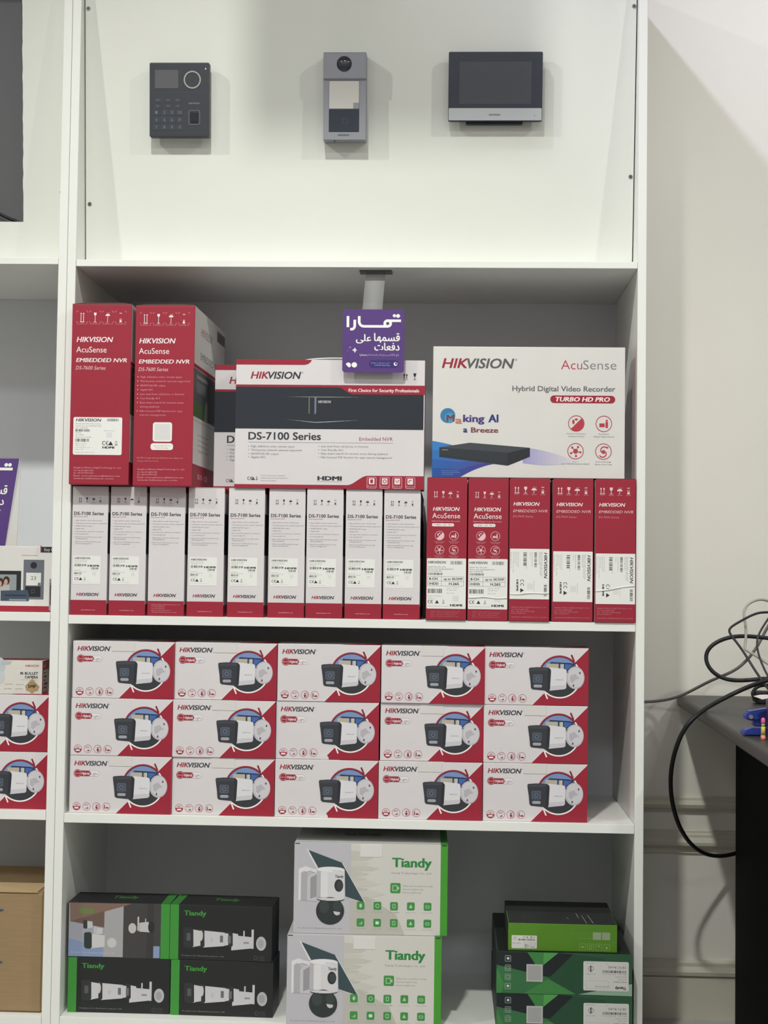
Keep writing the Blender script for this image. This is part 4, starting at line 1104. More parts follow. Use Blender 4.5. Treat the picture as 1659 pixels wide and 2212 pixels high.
q1.location = (cxp(147, 366, 2008, BY), BY, zz+KH+0.0004); q2.location = (cxp(371, 585, 2010, BY), BY-0.004, zz+KH+0.0004)
q4.rotation_euler.z = math.radians(-1.2); q2.rotation_euler.z = math.radians(-2.0); q3.rotation_euler.z = 0.002; q1.rotation_euler.z = 0.0
G = 'black and green camera boxes in the bottom left corner'
tag(q3, 'black camera box with green left band, bottom left of the four-box pile', 'box', G)
tag(q4, 'black camera box with green left band, bottom right of the four-box pile', 'box', G)
tag(q2, 'black camera box with green left band, top right of the four-box pile', 'box', G)
tag(q1, 'black camera box turned to its photo side with green right band', 'box', G)

# ================================================================== bottom compartment: white solar camera boxes
WW, WH, WD = 0.3110, 0.1815, 0.225
def solar_art():
    a = Art(1352, 775)
    a.part('photo_panel'); a.rect(0, 0, 500, 775, (196, 194, 200)); a.rect(500, 0, 1290, 775, (216, 213, 207)); a.up()
    rnd = random.Random(4)
    for k in range(16):
        y = 60+k*44; w = 150+rnd.uniform(-60, 160)
        c = rnd.choice(((202, 200, 190), (208, 205, 197), (196, 195, 185)))
        a.poly([(500, y), (500+w*0.6, y+rnd.uniform(-14, 14)), (500+w, y+20), (500+w*0.7, y+44), (500, y+46)], c)
    a.poly([(500, 500), (640, 470), (760, 520), (900, 600), (980, 775), (500, 775)], (194, 192, 182)); a.up()
    a.part('camera_picture')
    a.poly([(105, 50), (128, 62), (215, 215), (195, 215)], (230, 229, 230))
    a.poly([(125, 62), (425, 167), (632, 512), (455, 462), (447, 225), (212, 212)], (66, 82, 88)); a.line([(425, 167), (632, 512)], 8, (214, 213, 214)); a.line([(632, 512), (455, 458)], 7, (214, 213, 214)); a.up()
    a.poly([(40, 225), (100, 200), (140, 212), (140, 240), (62, 260), (62, 495), (40, 495)], (228, 227, 229)); a.poly([(62, 258), (90, 240), (118, 262), (118, 495), (62, 492)], (182, 180, 184)); a.poly([(118, 300), (150, 268), (205, 255), (205, 500), (118, 496)], (204, 202, 206)); a.poly([(145, 300), (200, 268), (200, 460), (145, 480)], (160, 158, 164)); a.up()
    a.poly([(140, 215), (205, 225), (205, 262), (140, 240)], (226, 225, 227))
    a.poly([(200, 232), (300, 203), (445, 222), (450, 480), (200, 465)], (220, 218, 221)); a.poly([(200, 232), (240, 222), (240, 467), (200, 465)], (190, 188, 193)); a.poly([(200, 232), (300, 203), (446, 222), (440, 240), (300, 250)], (232, 231, 233)); a.up()
    a.ell(325, 471, 125, 26, (214, 212, 216), 26, 0, 180); a.ell(322, 226, 122, 24, (234, 233, 235), 26); a.rect(236, 250, 300, 462, (230, 228, 230))
    a.text('Tiandy', 362, 436, 272, 296, (66, 68, 70), 0.03, 0, 2); a.text('wireless', 340, 420, 228, 242, (160, 158, 160), 0, 0, 1)
    a.ell(396, 362, 39, 54, (54, 58, 60), 26); a.up(); a.ell(402, 362, 27, 40, (70, 74, 76), 22); a.up()
    a.ell(322, 580, 124, 118, (56, 62, 62), 34); a.up(); a.ell(325, 476, 122, 26, (44, 48, 50), 24, 0, 180); a.ell(325, 470, 125, 24, (216, 214, 218), 24, 0, 180); a.ell(270, 545, 44, 56, (68, 76, 76), 20); a.ell(384, 540, 38, 48, (66, 74, 74), 18); a.poly([(350, 582), (412, 590), (405, 612), (378, 618), (360, 606)], (206, 206, 206))
    a.part('brand_lettering'); tiandy_word(a, 862, 1212, 116, 196, (56, 140, 72), 0.038, 3); a.text('Tiandy Technologies Co., Ltd.', 856, 1212, 238, 254, GREY, 0, 0, 1)
    a.part('pictogram'); gr = (74, 150, 78)
    a.rrect(850, 332, 940, 420, 12, gr)
    xs = (557, 704, 850, 998, 1145)
    for x in xs:
        for y in (495, 640): a.rrect(x, y, x+68, y+70, 12, gr)
    a.up(); pale = (190, 214, 186)
    a.rframe(868, 352, 912, 400, 5, 6, pale); a.rect(914, 364, 926, 388, pale)
    for k, x in enumerate(xs):
        cx = x+34
        for j, cy in enumerate((530, 675)):
            q = (k+j*5) % 5
            if q == 0: a.ell(cx, cy, 12, 18, pale, 12) if j == 0 else [a.rect(cx-16+i*12, cy+12-i*10, cx-9+i*12, cy+16, pale) for i in range(3)]
            elif q == 1: a.ring(cx, cy, 18, 5, pale, n=14) if j == 0 else a.rrect(cx-15, cy-13, cx+15, cy+13, 6, (222, 234, 220))
            elif q == 2: a.rframe(cx-13, cy-18, cx+13, cy+18, 4, 5, pale)
            elif q == 3: a.poly([(cx-16, cy+14), (cx, cy-18), (cx+16, cy+14)], pale)
            else: a.rframe(cx-18, cy-10, cx+18, cy+14, 8, 5, pale)
    a.part('fine_print')
    for k, w in enumerate((262, 180, 165)): a.text('Full-time video recording Event recording', 958, 958+w, 350+k*28, 362+k*28, GREY, 0, 0, 1)
    for x in xs:
        for y in (582, 726): a.text('Long standby', x-12, x+80, y-5, y+5, (158, 156, 152), 0, 0, 1)
    a.text('Product is for illustrative purpose only', 40, 425, 724, 736, GREY, 0, 0, 1)
    a.part('green_band'); a.rect(1290, 0, 1352, 775, (78, 160, 58))
    return a
p1 = empty('camera_box')
carton(p1, WW, WH, WD, (216, 214, 214), right=(78, 160, 58), left=(216, 214, 214), top=(190, 190, 188), bottom=WHITE)
put_art(solar_art(), p1, WW, WH, WD)
t = Art(1352, 900); t.part('top_print'); t.rect(1290, 0, 1352, 900, (60, 128, 52)); t.text('Tiandy Technologies', 420, 760, 420, 520, (96, 98, 98), 0.02, 0, 2); put_art(t, p1, WW, WH, WD, 'top')
plate(p1, 'tuck_tab', WW, WH, 0.43, 0.572, 0.008, 0.145, mat((226, 224, 222), rough=0.45), t=0.0009)
for f0, f1 in ((0.004, 0.036), (0.962, 0.994)): plate(p1, 'corner_slot', WW, WH, f0, f1, 0.004, 0.014, DARKGAP, t=0.0005)
p2 = copy_tree(p1)
PY = -0.020
p2.location = (cxp(622.5, 950, 2120, PY), PY, zz)
p1.location = (cxp(637.3, 964, 1932, PY+.012), PY+0.012, zz+WH+0.0006); p1.rotation_euler.z = math.radians(0.9); p2.rotation_euler.z = math.radians(0.6)
tag(p1, 'upper white and green solar camera box with a tuck tab, on top of its twin', 'box', 'white solar camera boxes in the bottom compartment')
tag(p2, 'lower white and green solar camera box standing on the bottom shelf', 'box', 'white solar camera boxes in the bottom compartment')

# ================================================================== bottom compartment: green recorder boxes
NW, NH, ND = 0.2680, 0.0812, 0.345
def green_art():
    a = Art(1318, 390)
    a.part('facet_pattern'); D1 = (52, 92, 66); D2 = (38, 44, 46); D3 = (62, 116, 74); BG = (70, 136, 74)
    a.rect(0, 0, 1318, 390, D1); a.up()
    a.poly([(0, 0), (305, 0), (370, 105), (300, 195), (0, 125)], D2); a.poly([(0, 125), (430, 215), (520, 245), (270, 390), (60, 390)], D3); a.poly([(0, 150), (75, 300), (50, 390), (0, 390)], BG)
    a.up()
    a.poly([(300, 0), (600, 0), (455, 118), (380, 112)], BG); a.poly([(460, 0), (600, 0), (455, 118)], (88, 164, 86)); a.poly([(600, 0), (745, 10), (525, 230), (425, 215), (455, 118)], D2); a.poly([(265, 390), (505, 245), (775, 385)], BG); a.poly([(505, 245), (745, 10), (1060, 40), (940, 350), (775, 385)], (46, 82, 60)); a.poly([(795, 385), (985, 345), (1318, 275), (1318, 390)], (150, 178, 158))
    a.up(); a.part('pictogram')
    for k, y in enumerate((34, 122, 208, 294)):
        a.rframe(82, y, 140, y+58, 8, 5, (150, 168, 156)); (a.ell(112, y+28, 14, 12, (206, 214, 208), 12) if k in (0, 3) else a.rframe(96, y+14, 128, y+44, 3, 5, (160, 176, 166)))
    a.part('code_panel'); a.rect(292, 112, 450, 275, (196, 196, 194)); a.up(); a.rect(304, 124, 438, 263, (170, 170, 170))
    a.part('spec_sticker'); a.rrect(845, 70, 1285, 345, 14, (214, 214, 210)); a.up()
    a.part('sticker_print'); a.text('Tiandy', 1152, 1262, 305, 332, INK, 0.04, 0, 2, rot=180)
    for k, (x0, x1, y) in enumerate(((1140, 1262, 262), (1180, 1262, 236), (1150, 1262, 212), (1135, 1262, 258), (870, 960, 190), (870, 945, 88), (1060, 1085, 92), (1028, 1262, 188))): a.text('Model: TC-R3110', x0, x1, y-5, y+5, GREY, 0, 0, 1, rot=180)
    a.barcode(1030, 152, 1262, 176, INK, 22, 4); a.text('CE FC RoHS', 1085, 1262, 112, 134, INK, 0.02, 0, 1, rot=180)
    a.ring(918, 140, 26, 5, GREY, n=16); a.rect(912, 112, 922, 170, INK); a.rframe(870, 252, 1090, 326, 1, 2, LGREY, 1)
    for x in (1062, 990): a.text('H.265', x-30, x+30, 300, 314, GREY, 0, 0, 1, rot=180)
    return a
n2 = empty('recorder_box')
carton(n2, NW, NH, ND, (46, 70, 54), right=(40, 44, 44), left=(42, 46, 46), top=(36, 38, 38), bottom=BB, bevel=0.003)
adopt(put_art(green_art(), n2, NW, NH, ND), 'spec_sticker', ['sticker_print'])
n1 = copy_tree(n2); NY = -0.045
n2.location = (cxp(1077.5, 1361, 2180, NY), NY, zz); n1.location = (cxp(1076.5, 1361.5, 2098, NY), NY, zz+NH+0.0005); n1.rotation_euler.z = math.radians(-.3)
tag(n1, 'dark green faceted recorder box carrying the small bright green box', 'box', 'green faceted recorder boxes')
tag(n2, 'dark green faceted recorder box at the bottom of the right pile', 'box', 'green faceted recorder boxes')
GW, GH, GD = 0.2165, 0.0540, 0.205
def lime_art():
    a = Art(1050, 268); pale = (156, 184, 120)
    a.part('care_symbols')
    for x in (688, 764, 842, 918): a.rframe(x, 186, x+60, 250, 8, 3, pale)
    a.up(); a.ell(718, 218, 14, 8, pale, 10); a.rframe(782, 200, 806, 238, 2, 4, pale); a.ell(872, 208, 8, 10, pale, 8); a.ell(948, 222, 10, 14, pale, 8)
    a.part('code_panel'); a.rect(815, 72, 895, 146, (150, 166, 134)); a.rect(903, 72, 982, 146, (150, 166, 134))
    a.part('fine_print'); a.text('Tiandy Technologies', 680, 805, 130, 138, pale, 0, 0, 1, rot=180)
    for k in range(4): a.text('Add: No 8 Haitai Huake 2 Road Tianjin', 600, 805, 76+k*12, 82+k*12, (128, 166, 84), 0, 0, 1, rot=180)
    a.part('spec_sticker'); a.rrect(34, 118, 278, 246, 8, (216, 216, 210)); a.up()
    a.part('sticker_print'); a.text('Tiandy', 216, 262, 226, 240, INK, 0.03, 0, 1, rot=180); a.barcode(100, 152, 262, 168, INK, 20, 6)
    for k in range(4): a.text('IP Camera 12V', 150, 262, 178+k*11, 184+k*11, GREY, 0, 0, 1, rot=180)
    a.text('CE FC', 140, 262, 126, 144, INK, 0.02, 0, 1, rot=180); a.ring(66, 146, 14, 3, GREY, n=12); a.text('12V 1A', 44, 120, 190, 202, INK, 0.02, 0, 1, rot=180); a.text('CE', 160, 200, 208, 236, INK, 0, 0, 1, rot=180)
    return a
g1 = empty('adapter_box')
carton(g1, GW, GH, GD, (90, 140, 42), right=(60, 64, 60), left=(60, 64, 60), top=(52, 54, 54), bottom=BB)
adopt(put_art(lime_art(), g1, GW, GH, GD), 'spec_sticker', ['sticker_print'])
t = Art(1050, 900); t.part('top_print')
for x0, y0, x1, y1 in ((740, 560, 760, 860), (800, 540, 825, 850), (690, 470, 700, 660), (580, 640, 600, 700)): t.line([(x0, y0), (x1, y1)], 5, (170, 172, 168))
t.ring(190, 650, 40, 6, (90, 96, 90), n=14); t.rect(0, 0, 1050, 420, (44, 46, 46)); put_art(t, g1, GW, GH, GD, 'top')
GY = -0.036
g1.location = (cxp(1102, 1329, 2024, GY), GY, zz+2*NH+0.0012); g1.rotation_euler.z = math.radians(-.2)
tag(g1, 'small bright green box with a white sticker on top of the green pile', 'box')

# ================================================================== goods in the left unit
def left_item(name, w, h, d, xr, ypx, Y, z, **kw):
    root = empty(name, (P(xr, ypx, Y).x-w/2, Y, z)); carton(root, w, h, d, **kw); return root
IW, IH, ID = 0.330, 0.1370, 0.16
ib = left_item('intercom_box', IW, IH, ID, 114.5, 1240, 0.03, S2+0.0043, front=(222, 220, 216), right=RED, left=RED, top=(120, 40, 50), bottom=RED)
a = Art(330, 137)
def ux(px): return 330-(114.5-px)*0.965
def uy(py): return (py-1173)*0.965
a.part('red_footer'); a.rect(0, uy(1302.5), 330, 137, RED)
a.part('photo_panel'); a.rect(ux(-60), uy(1227), ux(45), uy(1272), (46, 48, 52)); a.up(); a.rect(ux(-50), uy(1235), ux(35), uy(1272), (150, 156, 158)); a.up()
for x, y in ((0, 1252), (13, 1248)): a.ell(ux(x), uy(y), 7, 9, (66, 48, 44), 14); a.up(); a.ell(ux(x)-1, uy(y)+3, 4, 6, (196, 160, 140), 12); a.up(); a.rect(ux(x)-6, uy(y)+9, ux(x)+7, uy(1272), (188, 182, 182))
a.part('device_picture'); a.rect(ux(50), uy(1202.5), ux(95), uy(1288), (108, 112, 120)); a.up(); a.ell(ux(72), uy(1214.5), 7, 7, (44, 46, 50), 18); a.rect(ux(56), uy(1230.5), ux(88.5), uy(1258), (226, 226, 222)); a.rect(ux(54.5), uy(1260), ux(88), uy(1283), (44, 46, 52)); a.up()
a.text('23', ux(66.5), ux(77.5), uy(1238), uy(1246), (90, 90, 94), 0, 0, 2); a.rect(ux(82), uy(1252), ux(88), uy(1258), GREY); a.rframe(ux(68), uy(1267), ux(75), uy(1274), 1, .6, GREY)
a.poly([(ux(1), uy(1270)), (ux(60), uy(1268)), (ux(63), uy(1279)), (ux(63), uy(1292)), (ux(1), uy(1292))], (70, 84, 100)); a.up(); a.rect(ux(10), uy(1278), ux(58), uy(1282), (52, 62, 76)); a.rect(ux(20), uy(1288), ux(58), uy(1291), (150, 156, 160))
a.rrect(ux(107), uy(1243), ux(114), uy(1312), 2, (150, 148, 150)); a.up(); a.rect(ux(109), uy(1256), ux(114), uy(1300), (60, 52, 60)); a.rect(ux(109), uy(1252), ux(114), uy(1255), RED)
a.part('title_strip'); a.rect(ux(88), uy(1174), 330, uy(1186.5), (52, 50, 52)); a.up(); a.text('Easy C', ux(94.5), 329, uy(1177), uy(1183), (220, 216, 214), 0, 0, 2); a.rect(ux(86), uy(1171.5), ux(88), uy(1186.5), RED)
put_art(a, ib, IW, IH, ID)
plate(ib, 'tuck_tab', IW, IH, (330-(114.5-45)*.965)/330, (330-(114.5-81)*.965)/330, 0.02, 0.14, TABM, t=0.0009)
tag(ib, 'white intercom kit box with red footer and door station picture, in the left unit', 'box')
# standing purple card
st = empty('counter_card', (P(11, 1163, 0.075).x, 0.075, S2+0.0043+IH+0.0003))
pw = 0.14
def card_side(name, pts, m, y0, y1, lean):
    bm = bmesh.new(); n = len(pts)
    A_ = [bm.verts.new((x, y0+z*lean, z)) for x, z in pts]; B_ = [bm.verts.new((x, y1+z*lean, z)) for x, z in pts]
    fs = [bm.faces.new(A_), bm.faces.new(B_[::-1])]+[bm.faces.new([A_[i], B_[i], B_[(i+1) % n], A_[(i+1) % n]]) for i in range(n)]
    bmesh.ops.recalc_face_normals(bm, faces=fs); return bm_obj(name, bm, m, st)
hC = P(32, 973, 0.075).z-P(11, 1163, 0.075).z
card_side('front_card', [(-pw, 0), (0, 0), (0.0215, hC), (-pw+0.02, hC)], mat(PUR, rough=0.4), 0.0, 0.0015, 0.08)
card_side('side_wing', [(0.0, 0.0), (0.0245, 0.0), (0.0245, hC*0.86), (0.0215, hC)], mat((216, 216, 212), rough=0.5), 0.002, 0.0035, 0.10)
A_ = Art(160, 190); A_.part('logo_lettering'); Wt = (248, 248, 244)
A_.rect(90, 20, 150, 26, Wt); A_.ell(143, 14, 4, 4, Wt, 14); A_.ell(135, 14, 4, 4, Wt, 14)
A_.part('title_lettering'); A_.text(arabic('قسمها'), 88, 145, 58, 84, Wt, 0.022, 0, 2, True); A_.text(arabic('دفعات'), 88, 141, 84, 102, Wt, 0.022, 0, 2, True)
A_.part('fine_print'); A_.text(arabic('تمارا'), 90, 138, 110, 116, (196, 182, 214), 0, 0, 1, True); A_.ell(118, 174, 7, 7, Wt, 16); A_.ell(128, 174, 6, 6, Wt, 16); A_.rrect(96, 122, 136, 134, 6, (62, 54, 118))
A_.build(st, (-pw, 0.08*hC, hC), (1, 0, 0), (-0.09, -0.08, -1), (0, -1, 0), 0.161, hC)
tag(st, 'purple standing card with white Arabic lettering on the intercom box, cut by the frame', 'sign')
# infrared camera box
XW, XH, XD = 0.190, 0.0700, 0.075
xb = left_item('camera_box', XW, XH, XD, 89.5, 1465, 0.022, S3+0.0043+2*(CH+0.0006), front=(222, 218, 210), right=(150, 40, 54), left=RED, top=(150, 60, 64), bottom=(60, 40, 44))
xb.rotation_euler.z = math.radians(4)
a = Art(190, 70)
def vx(px): return 190-(89.5-px)*0.955
def vy(py): return (py-1428)*0.965
a.part('camera_picture'); a.ell(vx(-5), vy(1440), 14, 18, (196, 202, 206), 18); a.poly([(vx(0), vy(1428)), (vx(24), vy(1430)), (vx(20), vy(1436)), (vx(0), vy(1440))], (186, 192, 198)); a.ell(vx(-4), vy(1465), 12, 14, (204, 208, 210), 16)
a.part('brand_lettering'); a.text('HDCVI', vx(53), vx(81), vy(1437.5), vy(1441.5), (186, 60, 70), 0.02, 0, 2)
a.part('title_lettering'); a.text('IR BULLET', vx(42), vx(80.5), vy(1453), vy(1458.5), INK, 0.025, 0, 2); a.text('CAMERA', vx(52), vx(80.5), vy(1461), vy(1466.5), INK, 0.025, 0, 2); a.rect(vx(44), vy(1469.5), vx(80), vy(1470), LGREY)
a.part('resolution_badge'); q = (176, 152, 112); a.poly([(vx(53), vy(1483)), (vx(68), vy(1466.5)), (vx(84), vy(1484)), (vx(80), vy(1493)), (vx(74), vy(1494)), (vx(68), vy(1499)), (vx(62), vy(1494)), (vx(56), vy(1493))], q); a.up(); a.text('5MP', vx(59), vx(77), vy(1480), vy(1487), (70, 52, 40), 0.04, 0, 2); a.text('MAX', vx(63), vx(73), vy(1475), vy(1478), (90, 72, 56), 0.02, 0, 1)
a.part('fine_print')
for x, y in ((10, 1479), (34, 1480), (8, 1489), (32, 1489)): a.text('Smart IR 30m', vx(x), vx(x+16), vy(y)-1, vy(y)+1, GREY, 0, 0, 1)
put_art(a, xb, XW, XH, XD)
t = Art(100, 100); t.part('side_sticker'); t.rect(12, 30, 92, 96, (196, 190, 184)); t.up(); t.text('HD', 14, 40, 14, 22, (226, 190, 190), 0, 0, 1)
for k in range(5): t.rect(22, 36+k*11, 22+(20, 34, 18, 50, 30)[k], 41+k*11, INK)
put_art(t, xb, XW, XH, XD, 'right')
tag(xb, 'small cream and red infrared bullet camera box on top of the left pile', 'box')
# brown shipping carton
cb_w, cb_h, cb_d = 0.34, 0.2440, 0.26
cb = empty('cardboard_box', (P(93.0, 2060, 0.02).x-cb_w/2, 0.02, S4+0.0003))
bm = bmesh.new(); add_box(bm, -cb_w/2, cb_w/2, 0, cb_d, 0, cb_h); bmesh.ops.bevel(bm, geom=bm.edges[:], offset=0.004, segments=3, affect='EDGES'); bm_obj('carton', bm, CARDB, cb, smooth=False)
bm = bmesh.new(); add_box(bm, -cb_w/2+0.004, cb_w/2-0.014, 0.001, cb_d*0.49, cb_h, cb_h+0.003); add_box(bm, -cb_w/2+0.004, cb_w/2-0.014, cb_d*0.51, cb_d-.001, cb_h, cb_h+0.003); bm_obj('lid_flap', bm, mat((186, 160, 122), rough=0.8, noise=0.04, scale=20), cb)
A_ = Art(340, 244); A_.part('stencil_mark'); c = (78, 92, 108)
def wx(px): return 340-(93-px)*0.957
def wy(py): return (py-1935)*0.957
for y in (1973, 2084): A_.poly([(wx(-40), wy(y-4)), (wx(4), wy(y-2)), (wx(6), wy(y)), (wx(4), wy(y+2)), (wx(-8), wy(y+5)), (wx(-40), wy(y+5))], c)
put_art(A_, cb, cb_w, cb_h, cb_d)
tag(cb, 'plain brown cardboard box with blue marks on the bottom shelf of the left unit', 'box')
# ================================================================== desk and cables on the right
DZ = 0.730
DESKM = mat((66, 64, 62), rough=0.45, noise=0.05, scale=12, name='dark_desk_laminate')
PANM = mat((3, 4, 6), rough=0.7, spec=0.06, name='black_desk_panel')
ds = empty('desk', (1.3285, WALL_Y-0.006, 0.0), rz=math.radians(-1.75))
# top: left edge at local x = 0, runs towards the viewer along -y
bm = bmesh.new(); TT = 0.026
prism(bm, rr_pts(0.0, 1.1, DZ-TT, DZ, 0.009, 4), -1.25, 0.0)
bm_obj('desk_top', bm, DESKM, ds)
pxl = P(1588, 1900, WALL_Y-0.066).x-1.3285+0.06*math.sin(math.radians(1.75))
box_obj('side_panel', pxl, pxl+0.022, -1.22, -0.06, 0.0, DZ-TT, PANM, ds, bevel=0.0006)
box_obj('side_panel', 1.00, 1.022, -1.22, -0.02, 0.0, DZ-TT, PANM, ds, bevel=0.0006)
box_obj('modesty_panel', pxl+0.022, 1.0, -1.21, -1.19, 0.12, DZ-TT, PANM, ds, bevel=0.0006)
tag(ds, 'dark grey office desk with black side panel beside the shelving unit', 'desk')

def cable(name, pts, rad, rgb, label, rough=0.45, head=(), tail=()):
    """measured run in view; head and tail carry the ends down onto the desk"""
    return tag(tube_obj(name, [Vector(q) for q in head]+[P(u, v, Y) for u, v, Y in pts]+[Vector(q) for q in tail], rad, mat(rgb, rough=rough)), label, 'cable', 'loose cables on the desk')
cable('power_cable', [(1640, 1825, .385), (1588, 1846, .375), (1545, 1854, .34), (1500, 1836, .28), (1468, 1792, .21), (1452, 1740, .14), (1447, 1690, .08), (1452, 1640, .03), (1468, 1592, -.02), (1484, 1566, -.035), (1502, 1547, -.030), (1522, 1532, -.01), (1545, 1518, .02), (1590, 1495, .04), (1632, 1477, .02), (1680, 1462, .0), (1740, 1470, -.05)], 0.0046, (26, 28, 30), 'thick black cable hanging in a long loop off the desk edge', tail=((1.66, -0.10, DZ+0.02), (1.72, -0.12, DZ+0.0058), (1.78, -0.12, DZ+0.0058)))
cable('network_cable', [(1356, 1516, .40), (1391, 1517, .395), (1440, 1514, .38), (1480, 1500, .35), (1530, 1472, .30), (1556, 1462, .27), (1592, 1447, .25), (1620, 1420, .25), (1642, 1388, .26), (1668, 1330, .26), (1720, 1300, .26)], 0.0034, (112, 110, 108), 'grey cable running from behind the shelving unit over the desk', tail=((1.66, 0.27, 0.88), (1.70, 0.28, 0.76), (1.74, 0.26, DZ+0.0046), (1.80, 0.25, DZ+0.0046)))
cable('power_cable', [(1740, 1390, .21), (1659, 1378, .205), (1600, 1372, .205), (1562, 1379, .205), (1532, 1396, .205), (1522, 1420, .205), (1532, 1446, .20), (1556, 1464, .20), (1585, 1471, .20), (1625, 1469, .195), (1680, 1462, .19), (1740, 1490, .17)], 0.0044, (34, 35, 40), 'thick black cable forming the widest loop above the desk', head=((1.84, 0.14, DZ+0.0056), (1.78, 0.16, DZ+0.0056), (1.70, 0.20, 0.80)), tail=((1.66, 0.12, DZ+0.02), (1.72, 0.10, DZ+0.0056), (1.80, 0.09, DZ+0.0056)))
cable('adapter_cable', [(1740, 1330, .2), (1659, 1321, .19), (1632, 1324, .18), (1603, 1340, .17), (1578, 1354, .16), (1573, 1364, .15), (1585, 1380, .14), (1605, 1405, .13), (1626, 1441, .11), (1650, 1476, .09), (1668, 1500, .08), (1700, 1506, .06)], 0.0026, (40, 41, 46), 'thin black cable with a pointed bend above the wide loop', head=((1.86, 0.04, DZ+0.0038), (1.80, 0.05, DZ+0.0038), (1.70, 0.15, 0.82)), tail=((1.60, 0.03, DZ+0.012), (1.64, 0.03, DZ+0.0038), (1.70, 0.035, DZ+0.0038)))
cable('adapter_cable', [(1720, 1250, .2), (1660, 1335, .17), (1640, 1366, .16), (1633, 1388, .15), (1640, 1422, .14), (1656, 1456, .12), (1675, 1490, .1)], 0.0022, (40, 41, 46), 'thin black cable dropping steeply at the right edge', head=((1.84, 0.33, DZ+0.0034), (1.76, 0.33, DZ+0.0034), (1.68, 0.30, 0.85), (1.63, 0.22, 1.0)), tail=((1.58, 0.07, DZ+0.012), (1.62, 0.065, DZ+0.0034), (1.70, 0.065, DZ+0.0034)))
cable('network_cable', [(1740, 1330, .24), (1672, 1304, .23), (1646, 1291, .22), (1616, 1302, .21), (1604, 1322, .20), (1611, 1348, .19), (1612, 1380, .18), (1607, 1403, .17), (1616, 1406, .16), (1640, 1421, .15), (1668, 1440, .14), (1720, 1470, .1)], 0.0029, (176, 174, 166), 'pale grey cable arching highest over the desk', head=((1.86, 0.19, DZ+0.0041), (1.80, 0.20, DZ+0.0041), (1.70, 0.235, 0.84)), tail=((1.68, -0.03, DZ+0.02), (1.74, -0.03, DZ+0.0041), (1.80, -0.03, DZ+0.0041)))
# power adapter with its cable wrapped round
ap = PZ(1652, 1520, DZ)
ad = empty('power_adapter', (ap.x+0.012, ap.y, DZ))
rr_obj('housing', -0.035, 0.035, 0.001, 0.027, 0.008, -0.02, 0.02, mat((34, 35, 38), rough=0.5), ad, bevel=0.003)
tube_obj('wrapped_lead', [(-0.03, -0.021, 0.012), (-0.042, 0.0, 0.014), (-0.036, 0.0, 0.034), (-0.012, 0.0, 0.042), (0.015, 0.0, 0.036), (0.04, 0.005, 0.018), (0.042, -0.01, 0.01)], 0.0038, mat((28, 29, 32), rough=0.5), ad)
tag(ad, 'black power adapter lying on the desk under the cables', 'adapter')
# stapler
sp = PZ(1599, 1589, DZ)
stp = empty('stapler', (sp.x+0.004, sp.y+0.008, DZ), rz=math.radians(3))
BLU = mat((50, 66, 150), rough=0.35, name='blue_plastic')
def side_prism(name, pts, y0, y1, m, bev=0.002):
    bm = bmesh.new(); prism(bm, pts, y0, y1); bmesh.ops.bevel(bm, geom=bm.edges[:], offset=bev, segments=2, affect='EDGES'); return bm_obj(name, bm, m, stp)
side_prism('base', [(0.0, 0.001), (0.11, 0.001), (0.11, 0.010), (0.012, 0.0135), (0.002, 0.009)], -0.016, 0.016, BLU)
side_prism('magazine', [(0.018, 0.016), (0.11, 0.012), (0.11, 0.024), (0.02, 0.028)], -0.009, 0.009, BLU)
side_prism('arm', [(0.002, 0.030), (0.008, 0.026), (0.022, 0.0255), (0.11, 0.030), (0.11, 0.046), (0.06, 0.050), (0.008, 0.041)], -0.013, 0.013, BLU, 0.003)
side_prism('hinge_block', [(0.095, 0.006), (0.11, 0.006), (0.11, 0.034), (0.095, 0.034)], -0.010, 0.010, BLU, 0.001)
bm = bmesh.new(); prism(bm, [(0.0125+0.0036*math.cos(2*math.pi*k/14), 0.0325+0.0036*math.sin(2*math.pi*k/14)) for k in range(14)], -0.0145, 0.0145); bm_obj('pivot_pin', bm, mat((190, 188, 182), rough=0.3, metal=0.7), stp)
tag(stp, 'blue stapler lying at the desk edge', 'stapler')
# sticky-note strip and purple tray at the frame edge
pp = PZ(1650, 1598, DZ)
nt_ = empty('marker_pen', (pp.x-0.002, pp.y-0.004, DZ)); nt_.scale = (0.85, 0.85, 0.80)
def lathe_part(name, prof, m, seg=16):
    bm = bmesh.new(); V = [[bm.verts.new((r*math.cos(2*math.pi*k/seg), r*math.sin(2*math.pi*k/seg), z)) for k in range(seg)] for r, z in prof]
    for i in range(len(V)-1):
        for k in range(seg): bm.faces.new([V[i][k], V[i][(k+1) % seg], V[i+1][(k+1) % seg], V[i+1][k]])
    bm.faces.new(V[0][::-1]); bm.faces.new(V[-1]); return bm_obj(name, bm, m, nt_, smooth=True)
lathe_part('foot', [(0.0045, 0.0), (0.0047, 0.004), (0.0045, 0.010)], mat((236, 150, 120), rough=0.4))
lathe_part('barrel', [(0.0044, 0.010), (0.0042, 0.020), (0.0038, 0.028)], mat((214, 196, 96), rough=0.4))
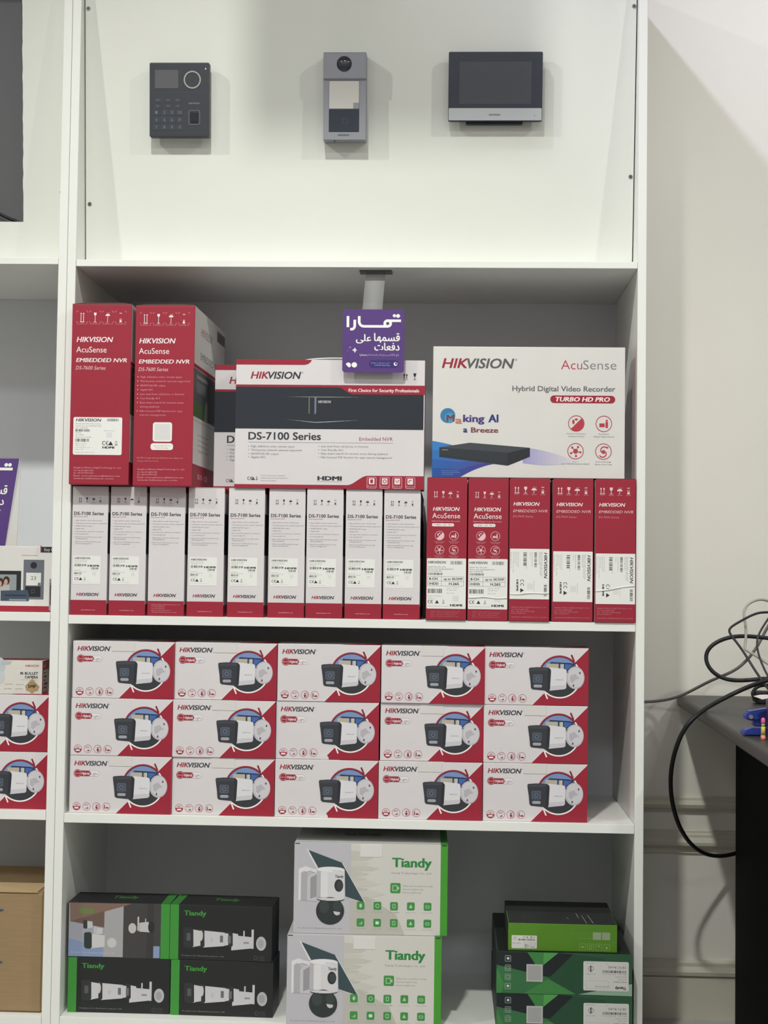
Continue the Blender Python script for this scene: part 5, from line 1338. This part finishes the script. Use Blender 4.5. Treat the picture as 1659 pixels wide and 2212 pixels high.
lathe_part('collar', [(0.0037, 0.028), (0.0034, 0.034)], mat((150, 190, 90), rough=0.4))
lathe_part('cap', [(0.0036, 0.034), (0.0042, 0.037), (0.0040, 0.043), (0.002, 0.046)], mat((232, 108, 160), rough=0.4))
tag(nt_, 'small upright pink, yellow and orange marker beside the stapler', 'marker')
tr = empty('pen_tray', (pp.x+0.0445, pp.y+0.012, DZ))
TRM = mat((96, 74, 108), rough=0.3, name='purple_plastic')
for nm, v in (('tray_wall', (-0.028, -0.0265, -0.03, 0.05, 0.0005, 0.062)), ('tray_wall', (0.0265, 0.028, -0.03, 0.05, 0.0005, 0.062)), ('tray_wall', (-0.0263, 0.0263, -0.03, -0.0285, 0.0005, 0.062)), ('tray_wall', (-0.0263, 0.0263, 0.0485, 0.05, 0.0005, 0.062)), ('tray_floor', (-0.0263, 0.0263, -0.0283, 0.0483, 0.0005, 0.002))):
    box_obj(nm, *v, TRM, tr, bevel=0.0003)
tag(tr, 'purple plastic pen tray cut by the right edge of the picture', 'pen tray')
pv = empty('paper_slip', (pp.x+0.030, pp.y+0.03, DZ+0.0635), rz=0.3)
bm = bmesh.new()
V = [[bm.verts.new((-0.036+0.07*i/6, -0.012+0.03*j, 0.006*math.sin(i*0.9)*0.4+0.003*j+0.003)) for j in range(2)] for i in range(7)]
for i in range(6): bm.faces.new([V[i][0], V[i+1][0], V[i+1][1], V[i][1]])
o = bm_obj('sheet', bm, mat((214, 206, 204), rough=0.6), pv); md = o.modifiers.new('thickness', 'SOLIDIFY'); md.thickness = 0.0006
tag(pv, 'crumpled white paper slip lying on the purple tray', 'paper')

# ================================================================== added board out of view, blocks the centre spot to darken the display board
hb = empty('added_shade_board', (0.545, -0.98, 2.79))
box_obj('board', -0.185, 0.185, -0.008, 0.008, 0.0, 0.55, mat((200, 200, 206), rough=0.6), hb)
for x in (-0.12, 0.12): box_obj('rod', x-0.004, x+0.004, -0.004, 0.004, 0.55, 1.31, STEEL, hb, bevel=0)
tag(hb, 'added plain board out of view that shades the middle of the display board', 'shade board')
